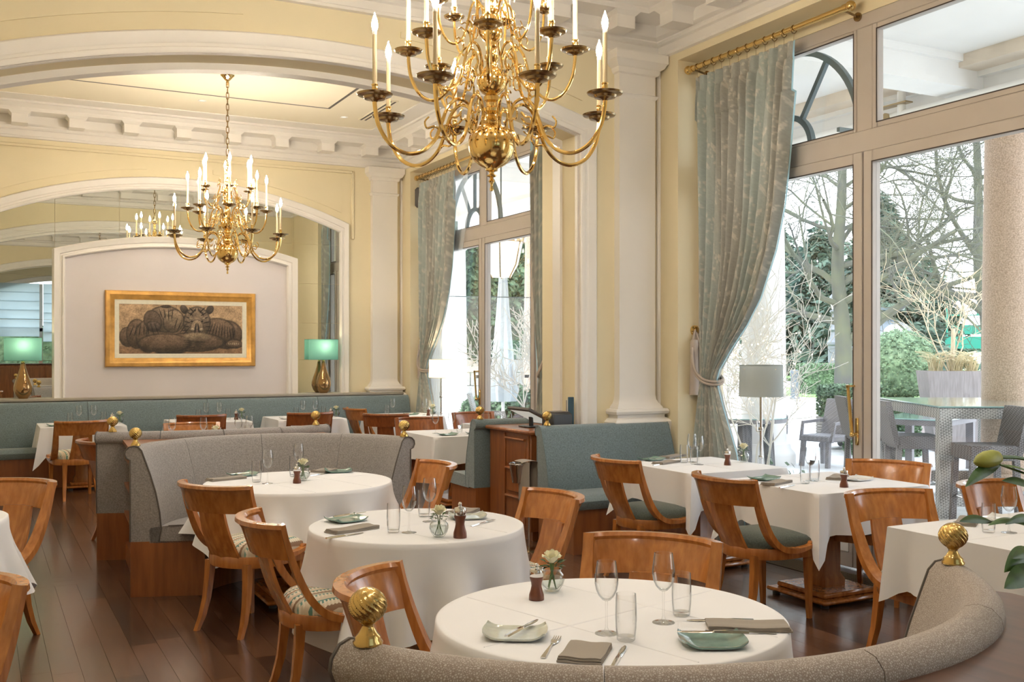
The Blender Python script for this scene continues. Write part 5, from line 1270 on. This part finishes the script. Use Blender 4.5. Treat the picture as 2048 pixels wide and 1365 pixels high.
wchair(11.1, 12.6, 140, 'wicker chair on the far side of the round terrace table'); wchair(8.55, 11.55, -60, 'wicker chair left of the round terrace table behind the lamp pole')
# high bar table: edge (8.37,7.04)->(9.37,8.74)
ang = math.atan2(1.70, 1.0)
t = thing('high_bar_table', 'high woven bar table with pale glass top outside the near window', 'table', (8.37, 7.04, GZ), ang)
LB, WB = 1.97, 1.25
obj('glass_top', G().box(-.02, LB+.02, -WB-.02, .02, 1.09, 1.105, .003), tglass, t)
obj('top_frame', G().box(0, LB, -.11, 0, .98, 1.085).box(0, LB, -WB, -WB+.11, .98, 1.085).box(0, .11, -WB+.11, -.11, .98, 1.085).box(LB-.11, LB, -WB+.11, -.11, .98, 1.085), wick_l, t)
for x in (0, LB-.12):
    for y in (-.12, -WB): obj('leg', G().box(x, x+.12, y, y+.12, 0, .98), wick_l, t)
obj('foot_rail', G().box(.0, .10, -WB+.12, -.12, .12, .26).box(LB-.10, LB, -WB+.12, -.12, .12, .26), wick_l, t)
def stool(px, py, Z, rz, lab, m=wick_d):
    t = thing('bar_stool', lab, 'stool', (px, py, GZ), R(rz), 'woven bar stools at the high table')
    obj('seat', G().box(-.22, .22, -.2, .26, .62, .76, .01), m, t)
    obj('backrest', G().loft([[(-.22, -.17-.1*q, z), (.22, -.17-.1*q, z), (.22, -.23-.1*q, z), (-.22, -.23-.1*q, z)] for q, z in ((0, .66), (.5, .88), (1, 1.12))]), m, t)
    for sx in (-1, 1):
        for yy in (-.18, .22): obj('leg', G().tube([(sx*.19, yy, .64), (sx*.2, yy*1.12, 0)], .026, sq=(1, 1)), m, t)
    obj('foot_ring', G().tube([(-.19, .23, .25), (.19, .23, .25)], .014, 8).tube([(-.2, -.19, .25), (-.19, .23, .25)], .012, 8).tube([(.2, -.19, .25), (.19, .23, .25)], .012, 8), steel, t)
stool(8.80, 7.78, 0, -120, 'woven bar stool at the left corner of the high table', wick); stool(9.2, 8.75, 0, -120, 'dark bar stool partly hidden by the window post'); stool(8.52, 6.62, 0, 62.7, 'woven bar stool at the near right of the high table'); 
t = thing('terrace_table', 'second terrace table with glass top behind the high bar table', 'table', (11.6, 10.0, GZ), .4); obj('glass_top', G().box(-.7, .7, -.5, .5, .735, .75, .003), tglass, t); obj('table_frame', G().box(-.68, .68, -.48, .48, .66, .735), wick, t)
for sx in (-1, 1):
    for sy in (-1, 1): obj('leg', G().box(sx*.62-.05, sx*.62+.05, sy*.42-.05, sy*.42+.05, 0, .66), wick, t)
wchair(12.1, 9.1, 30, 'tall wicker chair behind the high table, seen through its legs', wick, 'wicker terrace chairs'); wchair(11.95, 11.0, 190, 'dark wicker chair beyond the second terrace table', wick_d)
# --- planters and clipped bushes
def leaf_cloud(n, fn, s, seed=1, flat=.0):
    rn = random.Random(seed); V = []; F = []
    for i in range(n):
        p = Vector(fn(rn)); d = Vector((rn.gauss(0, 1), rn.gauss(0, 1), rn.gauss(0, 1))).normalized(); e = d.orthogonal().normalized()*s*rn.uniform(.6, 1.2); d = d*s*rn.uniform(.8, 1.6); k = len(V)
        V += [tuple(p-d), tuple(p+e), tuple(p+d), tuple(p-e)]; F.append((k, k+1, k+2, k+3))
    return G().add(V, F)
def in_ball(c, r, rn, lo=.86):
    d = Vector((rn.gauss(0, 1), rn.gauss(0, 1), rn.gauss(0, 1))).normalized(); q = r*rn.uniform(lo, 1.03)*(1+.02*sin(d.x*9)+.02*cos(d.z*11)); return (c[0]+d.x*q, c[1]+d.y*q, c[2]+d.z*q)
def in_box(x0, x1, y0, y1, z0, z1):
    def f(rn):
        a = rn.random(); p = [rn.uniform(x0, x1), rn.uniform(y0, y1), rn.uniform(z0, z1)]
        k = rn.choice((0, 0, 1, 1, 2)); p[k] = (x0, y0, z0)[k] if (rn.random() < .5 and k < 2) else (x1, y1, z1)[k]; return tuple(c+rn.uniform(-.02, .02) for c in p)
    return f
bx = dp(1800, 731, 20.0)
t = thing('ball_topiary', 'large clipped green ball bush in a square grey planter', 'bush', (bx[0], bx[1], GZ))
obj('bush_core', G().ball((0, 0, bx[2]-GZ), .66, 24, 16), boxl, t); obj('bush_leaves', leaf_cloud(9000, lambda rn: in_ball((0, 0, bx[2]-GZ), .70, rn), .022, 2), boxl, t, smooth=0, kind='stuff')
obj('planter', G().loft([[(-s, -s, z), (s, -s, z), (s, s, z), (-s, s, z)] for s, z in ((.32, 0), (.42, .72), (.38, .72), (.37, .66))]), zinc, t)
bx = dp(1905, 742, 17.0)
t = thing('large_planter', 'tall tapered grey planter with bare shrub and dry grass', 'planter', (bx[0], bx[1], GZ))
obj('planter_pot', G().loft([[(-s*1.0, -s*.6, z), (s, -s*.6, z), (s, s*.6, z), (-s, s*.6, z)] for s, z in ((.34, 0), (.50, bx[2]-GZ), (.46, bx[2]-GZ), (.45, bx[2]-GZ-.06))]).tf(Matrix.Rotation(R(-32), 4, 'Z')), zinc, t)
gs = G(); rn = random.Random(5)
for i in range(260):
    cx = rn.choice((-.28, .05, .3))*cos(R(-32)); cy = cx*math.tan(R(-32)); a = rn.random()*6.28; l_ = rn.uniform(.18, .42); cx += rn.gauss(0, .05); cy += rn.gauss(0, .05)
    gs.tube([(cx, cy, bx[2]-GZ-.04), (cx+.4*l_*cos(a)*.6, cy+.4*l_*sin(a)*.6, bx[2]-GZ+l_*.7), (cx+l_*cos(a)*.75, cy+l_*sin(a)*.75, bx[2]-GZ+l_*.8)], .004, 3, cap=False)
obj('dry_grass', gs, pale_gr, t, smooth=0, kind='stuff')
def branch(g, p, d, L, r, depth, rn, up=.15, spread=.6, tw=None, minr=.004):
    n = 5; pts = [tuple(p)]; q = Vector(p); dd = Vector(d).normalized(); kids = []
    for i in range(n):
        dd = (dd+Vector((rn.gauss(0, .16), rn.gauss(0, .16), rn.gauss(0, .12)+up*.12))).normalized(); q = q+dd*L/n; pts.append(tuple(q))
        if i >= 1: kids.append((q.copy(), dd.copy(), (i+1)/n))
    g.tube(pts, [max(minr, r*(1-.5*i/n)) for i in range(n+1)], 6 if depth > 1 else 4, cap=False)
    if depth <= 0: return
    for (q, dd, f) in kids:
        for _ in range(1 if rn.random() < .75 else 2):
            o = dd.orthogonal(); o.rotate(Matrix.Rotation(rn.random()*6.28, 3, dd)); nd = (dd*(1-spread)+o*spread*1.1+Vector((0, 0, up))).normalized()
            branch(g, q, nd, L*rn.uniform(.45, .72), max(minr, r*(1-.5*f)*rn.uniform(.45, .65)), depth-1, rn, up, spread, tw, minr)
sh = G(); rn = random.Random(8)
for k in range(5): branch(sh, (0.0+.05*k-.1, .02*k, bx[2]-GZ-.02), (.25*(k-2), .1*(k % 2), 1), 1.25, .013, 2, rn, .3, .5)
sh.tube([(0, 0, bx[2]-GZ-.05), (.02, 0, bx[2]-GZ+.7)], .035, 8)
obj('bare_shrub', sh, bark_p, t)
bx = on(1690, 900, GZ); 
t = thing('box_planter', 'slatted wooden planter on castors with small green bush beside the window post', 'planter', (bx[0]+.2, bx[1]+.1, GZ), .3)
for i in range(9): obj('slat', G().box(-.40, .40, -.40, .40, .14+i*.046, .14+i*.046+.041, .004), planter_m, t)
obj('planter_liner', G().box(-.385, .385, -.385, .385, .13, .54), bark, t)
for sx in (-1, 1):
    for sy in (-1, 1): obj('castor', G().tube([(sx*.32-.02, sy*.32, .06), (sx*.32+.02, sy*.32, .06)], .06, 14).tube([(sx*.32, sy*.32, .06), (sx*.32, sy*.32, .14)], .015, 6), dark_pl, t)
obj('bush_core', G().box(-.36, .36, -.36, .36, .53, 1.0, .1), boxl, t); obj('bush_leaves', leaf_cloud(3500, in_box(-.39, .39, -.39, .39, .55, 1.06), .026, 3), boxl, t, smooth=0, kind='stuff')
def hedge(x, y, hx, hy, z1, rz, lab, n, s=.03):
    t = thing('clipped_hedge', lab, 'hedge', (x, y, GZ), rz); obj('hedge_core', G().box(-hx+.03, hx-.03, -hy+.03, hy-.03, 0, z1-.03), boxl, t); obj('hedge_leaves', leaf_cloud(n, in_box(-hx, hx, -hy, hy, 0.02, z1), s, 4), boxl, t, smooth=0, kind='stuff')
hx = dp(1763, 800, 16.4); hedge(hx[0], hx[1], .48, .38, .80-GZ+.02, -.5, 'clipped hedge block in front of the ball bush', 4500)
hx = dp(1652, 760, 40); hedge(hx[0], hx[1], 1.0, .7, hx[2]-GZ+.6, -.5, 'low clipped hedge block beyond the lawn path', 3000, .05)
t = thing('bollard', 'dark round topped bollard on the pale path', 'bollard', (*dp(1589, 760, 36)[:2], GZ)); obj('bollard_post', G().lathe([(0, 0), (.17, 0), (.17, .05), (.14, .07), (.13, .85), (.15, .87), (.15, .95), (.12, 1.0), (0, 1.02)], 18), kiosk_m, t)
obj('bollard_collar', G().lathe([(.15, .78), (.16, .80), (.16, .83), (.15, .85)], 18), kiosk_m, t)
lp = dp(1668, 745, 45)
t = thing('street_lamp', 'old fashioned grey street lamp by the bare tree', 'street lamp', (lp[0], lp[1], GZ))
obj('lamp_column', G().lathe([(0, 0), (.32, 0), (.32, .3), (.26, .4), (.25, 1.9), (.3, 1.95), (.3, 2.05), (.16, 2.2), (.13, 2.5), (.2, 2.6), (.12, 2.75), (.10, 3.3), (.2, 3.4), (.08, 3.5), (0, 3.5)], 16), lamppost_m, t)
obj('lantern_glass', G().lathe([(.10, 3.5), (.2, 3.95), (.17, 4.02), (0, 4.02)], 8), plate_b, t); obj('lantern_cap', G().lathe([(.22, 3.97), (.17, 4.08), (.06, 4.2), (.02, 4.35), (0, 4.36)], 8), lamppost_m, t)
kp = dp(1772, 690, 42)
t = thing('kiosk', 'slate blue kiosk with domed roof and round vent behind the ball bush', 'kiosk', (kp[0], kp[1], GZ))
obj('kiosk_body', G().lathe([(0, 0), (1.25, 0), (1.25, 1.7), (0, 1.7)], 8), kiosk_m, t); obj('kiosk_cornice', G().lathe([(1.25, 1.68), (1.4, 1.72), (1.4, 1.85), (1.2, 1.9)], 24), kiosk_m, t)
obj('kiosk_dome', G().lathe([(1.15, 1.85), (1.15, 2.05), (1.05, 2.45), (.8, 2.75), (.45, 2.92), (.22, 2.98), (.22, 3.3), (.7, 3.32), (.72, 3.42), (0, 3.46)], 32), kiosk_m, t)
obj('round_window', G().tube([(-.55, -1.05, 2.25), (-.45, -.85, 2.25)], .5, 24), plate_b, t)
for i in range(12): obj('railing_bar', G().tube([(1.38*cos(R(30*i)), 1.38*sin(R(30*i)), 1.2), (1.38*cos(R(30*i)), 1.38*sin(R(30*i)), 1.7)], .03, 6), kiosk_m, t)
sp = dp(1935, 672, 60)
t = thing('rooftop_sign', 'green sign boards with white letter beginning with D, far behind the planter', 'sign', (sp[0], sp[1], GZ), R(-27))
zz = sp[2]-GZ
obj('sign_post', G().tube([(-1.2, 0, 0), (-1.2, 0, zz+1.6)], .06, 6).tube([(1.0, 0, 0), (1.0, 0, zz+.6)], .06, 6), sign_g, t)
obj('sign_board', G().box(-1.3, 1.9, -.05, .05, zz-.75, zz-.05), sign_g, t); obj('sign_board', G().box(-.4, 1.9, -.05, .05, zz+.1, zz+.62), sign_g, t)
fc = bpy.data.curves.new('sign_letter', 'FONT'); fc.body = 'D'; fc.size = .75; fc.extrude = .04
fc.materials.append(sign_g); ft = bpy.data.objects.new('letter_source', fc); C.objects.link(ft); lm_ = bpy.data.meshes.new_from_object(ft); bpy.data.objects.remove(ft); fo = obj('sign_letter', lm_, sign_g); fo.parent = t; fo.location = (-1.0, -.05, zz+.08); fo.rotation_euler = (PI/2, 0, 0)
obj('sign_pennant', G().box(.55, .95, -.03, .03, zz+1.2, zz+1.6).tube([(.9, 0, zz+.6), (.9, 0, zz+1.7)], .04, 6).tube([(-1.2, 0, zz+1.2), (.9, 0, zz+1.2)], .03, 6), sign_g, t)
# --- trees
def bare_tree(px, py, d, H, seed, lab, r=.28, depth=4, lean=(0, 0)):
    p = dp(px, py, d); t = thing('bare_tree', lab, 'tree', (p[0], p[1], GZ)); rn = random.Random(seed); g = G()
    tr = smoothpath([(0, 0, 0), (.1, .05, H*.18), (-.05+lean[0]*.5, .1, H*.36), (lean[0], lean[1], H*.55), (lean[0]*1.6, lean[1]*1.5, H*.85)], 4); m = len(tr)
    g.tube(tr, [r*(1.25-.95*i/m) for i in range(m)], 10)
    br = G()
    for i in range(m//4, m):
        f = i/m
        for _ in range(rn.choice((1, 2))):
            a = rn.random()*6.28; branch(br, tr[i], (cos(a), sin(a), rn.uniform(.05, .8)), H*rn.uniform(.26, .42)*(1.15-.5*f), r*(1.05-f)*rn.uniform(.35, .55)+.02, depth-1, rn, .12, .55, None, .006)
    obj('trunk', g, bark, t); obj('branches', br, bark, t, kind='stuff')
bare_tree(1684, 745, 26, 10.5, 11, 'mossy bare tree just left of the window post', .20, 4)
bare_tree(1975, 745, 30, 12, 23, 'bare tree at the right beside the granite column', .20, 4, (-.4, 0))
def conifer(px, py, d, H, Rr, seed, lab, n=9000, base=.1):
    p = dp(px, py, d); t = thing('conifer', lab, 'tree', (p[0], p[1], GZ)); rn = random.Random(seed)
    obj('trunk', G().lathe([(0, 0), (Rr*.07, 0), (.05, H*.97), (0, H)], 10), bark, t)
    V = []; F = []
    for i in range(n):
        f = base+(1-base)*(1-math.sqrt(rn.random())); a = rn.random()*6.28; lay = .5+.5*sin(f*46+2.2*sin(a*2+seed)); rr = Rr*(1-f)**.75*rn.uniform(.35, 1)*(.72+.36*lay)*(1+.14*sin(a*3+seed))
        q = Vector((rr*cos(a), rr*sin(a), H*f+rn.gauss(0, .15)-.10*rr)); s = rn.uniform(.10, .30)
        d1 = Vector((cos(a)+rn.gauss(0, .5), sin(a)+rn.gauss(0, .5), -.35+rn.gauss(0, .3))).normalized()*s*1.6; d2 = d1.cross(Vector((rn.gauss(0, 1), rn.gauss(0, 1), 1))).normalized()*s*.55; k = len(V)
        V += [tuple(q-d1*.4), tuple(q+d2), tuple(q+d1), tuple(q-d2)]; F.append((k, k+1, k+2, k+3))
    obj('needles', G().add(V, F), conif, t, smooth=0, kind='stuff')
conifer(1762, 745, 48, 9.0, 3.8, 1, 'tall dark conifer behind the kiosk', 15000); conifer(1640, 745, 60, 9.2, 4.3, 2, 'broad conifer behind the street lamp', 12000); conifer(1855, 745, 68, 8.0, 3.6, 3, 'smaller conifer behind the bare shrub', 8000); conifer(1570, 745, 72, 10.2, 4.6, 4, 'conifer half hidden by the large curtain', 8000)
conifer(935, 745, 34, 8.5, 2.6, 6, 'dark evergreen outside the far window, left', 8000); conifer(1045, 745, 41, 10, 3.0, 7, 'dark evergreen outside the far window, right', 8000); conifer(985, 745, 55, 8, 3.4, 9, 'dark evergreen behind the white parasol', 7000); conifer(905, 745, 47, 8, 3.0, 12, 'evergreen behind the far floral curtain', 5000)
p = dp(975, 745, 27); t = thing('evergreen_magnolia', 'leafy green evergreen tree filling the far window behind the lantern', 'tree', (p[0], p[1], GZ))
obj('trunk', G().tube([(0, 0, 0), (.05, 0, 1.5), (0, .1, 3.2)], [.16, .13, .07], 8), bark, t)
obj('foliage', leaf_cloud(9000, lambda rn: (lambda q: (q[0]*1.15, q[1]*.8, 3.5+q[2]*1.15))(in_ball((0, 0, 0), 1.95, rn, .45)), .075, 17), boxl, t, smooth=0, kind='stuff')
hr = thing('garden_hedge', 'tall clipped hedge outside the rear window, seen only in the mirror', 'hedge', (XC, YR-3.5, GZ))
obj('hedge_core', G().box(-6, 6, -.4, .4, 0, 2.3), boxl, hr); obj('hedge_leaves', leaf_cloud(5000, in_box(-6, 6, -.5, .5, .02, 2.45), .06, 21), boxl, hr, smooth=0, kind='stuff')
rg_ = struct('garden_ground_rear', G().box(-20, 5.9, -40, YR-.25, GZ-.05, GZ), path_m, 0)
# bushes and parasol outside the far window
t = thing('closed_parasol', 'closed white parasol outside the far window', 'parasol', (*dp(1006, 780, 18.5)[:2], GZ))
obj('pole', G().tube([(0, 0, 0), (0, 0, 3.3)], .03, 10), render_w, t); obj('folded_canopy', G().lathe([(.03, 3.28), (.06, 3.15), (.10, 2.5), (.18, 1.5), (.25, .95), (.22, .75), (0, .85)], 48, rmod=lambda a, z: 1+.16*cos(8*a)), canvas_m, t); obj('parasol_base', G().box(-.35, .35, -.35, .35, 0, .1, .02), stone_w, t)
t = thing('hanging_lantern', 'large round veranda lantern with lit white globe', 'lantern', (*dp(1002, 505, 14.5)[:2], dp(1002, 505, 14.5)[2]))
obj('globe', G().lathe([(0, -.36), (.14, -.35), (.24, -.18), (.29, .05), (.31, .15), (0, .16)], 32), mat_emit('lit_globe', (1, .93, .82), 1.6), t)
for k in range(6): obj('lantern_rib', G().tube([(q*1.03*cos(R(60*k)), q*1.03*sin(R(60*k)), z) for q, z in ((.14, -.36), (.24, -.18), (.29, .05), (.32, .17))], .010, 6), brass_d, t)
obj('crown_band', G().lathe([(.31, .13), (.345, .14), (.345, .2), (.31, .21)], 32), brass_d, t); lz = dp(1002, 505, 14.5)[2]
obj('lantern_chain', G().tube([(0, 0, .16), (0, 0, 4.86-lz)], .012, 6), iron_m, t)
for (px, d, s, lab) in ((1035, 19.5, .6, 'leafy green bush outside the far window'), (955, 20, .45, 'low bush outside the far window, left')):
    p = dp(px, 790, d); t = thing('garden_bush', lab, 'bush', (p[0], p[1], GZ)); obj('stems', G().tube([(0, 0, 0), (0, 0, s)], .03, 6), bark, t); obj('bush_leaves', leaf_cloud(2500, lambda rn: in_ball((0, 0, s*.9), s*.8, rn, .2), .045, 6), boxl, t, smooth=0, kind='stuff')
p = dp(1056, 800, 15.6); t = thing('white_twig_tree', 'pale twiggy tree full of fairy lights outside the far window', 'tree', (p[0], p[1], GZ)); g = G(); rn = random.Random(31)
for k in range(4): branch(g, (0, 0, .3), (rn.gauss(0, .2), rn.gauss(0, .2), 1), 1.25, .014, 3, rn, .25, .45, None, .006)
obj('twigs', g, twig_m, t, kind='stuff'); obj('pot', G().lathe([(0, 0), (.25, 0), (.33, .5), (.29, .5), (0, .4)], 20), kiosk_m, t)
wchair(*dp(985, 800, 17)[:2], -120, 'wicker chair outside the far window', wick_l); wchair(*dp(1052, 800, 16.2)[:2], 60, 'second wicker chair outside the far window, at the post', wick)
t = thing('glass_screen', 'frameless glass wind screen outside the far window', 'screen', (*dp(975, 700, 17.2)[:2], GZ), R(-10))
for k in range(3):
    obj('screen_pane', G().box(-1.0+k*.85, -.17+k*.85, -.006, .006, .1, 2.55), pane_m, t, smooth=0)
    for z in (.4, 1.2, 2.0): obj('clamp', G().box(-.2+k*.85, -.12+k*.85, -.02, .02, z, z+.05), dark_pl, t)
obj('top_edge', G().box(-1, 1.5, -.008, .008, 2.55, 2.565), iron_m, t)
wl = thing('garden_wall', 'pale stone garden wall beyond the far window', 'wall', (14.5, 24.5, GZ), R(-25))
for r_ in range(5):
    for c_ in range(14): obj('stone', G().box(-4+c_*.62+(.3 if r_ % 2 else 0), -4+c_*.62+.60+(.3 if r_ % 2 else 0), -.15-.02*random.random(), .15, r_*.36, r_*.36+.345, .015), stone_w, wl)
# light wire birch by the near window
p = dp(1530, 900, 12.0); t = thing('twig_light_tree', 'white twig tree with tiny fairy lights outside the near window', 'light tree', (p[0], p[1], GZ)); g = G(); rn = random.Random(12); br = []
for k in range(4): branch(g, (.05*k-.12, 0, 0), (.18*(k-2.5), rn.gauss(0, .2), 1.3), 1.45, .016, 3, rn, .22, .42, None, .004)
obj('twigs', g, twig_m, t, kind='stuff'); fl = G()
for i in range(110):
    q = g.v[rn.randrange(len(g.v))]; fl.ball(q, .009, 6, 4)
obj('fairy_lights', fl, fairy, t, kind='stuff')
obj('moss_foot', leaf_cloud(600, lambda rn: (rn.gauss(0, .22), rn.gauss(0, .22), abs(rn.gauss(0, .12))), .03, 9), boxl, t, kind='stuff', smooth=0)
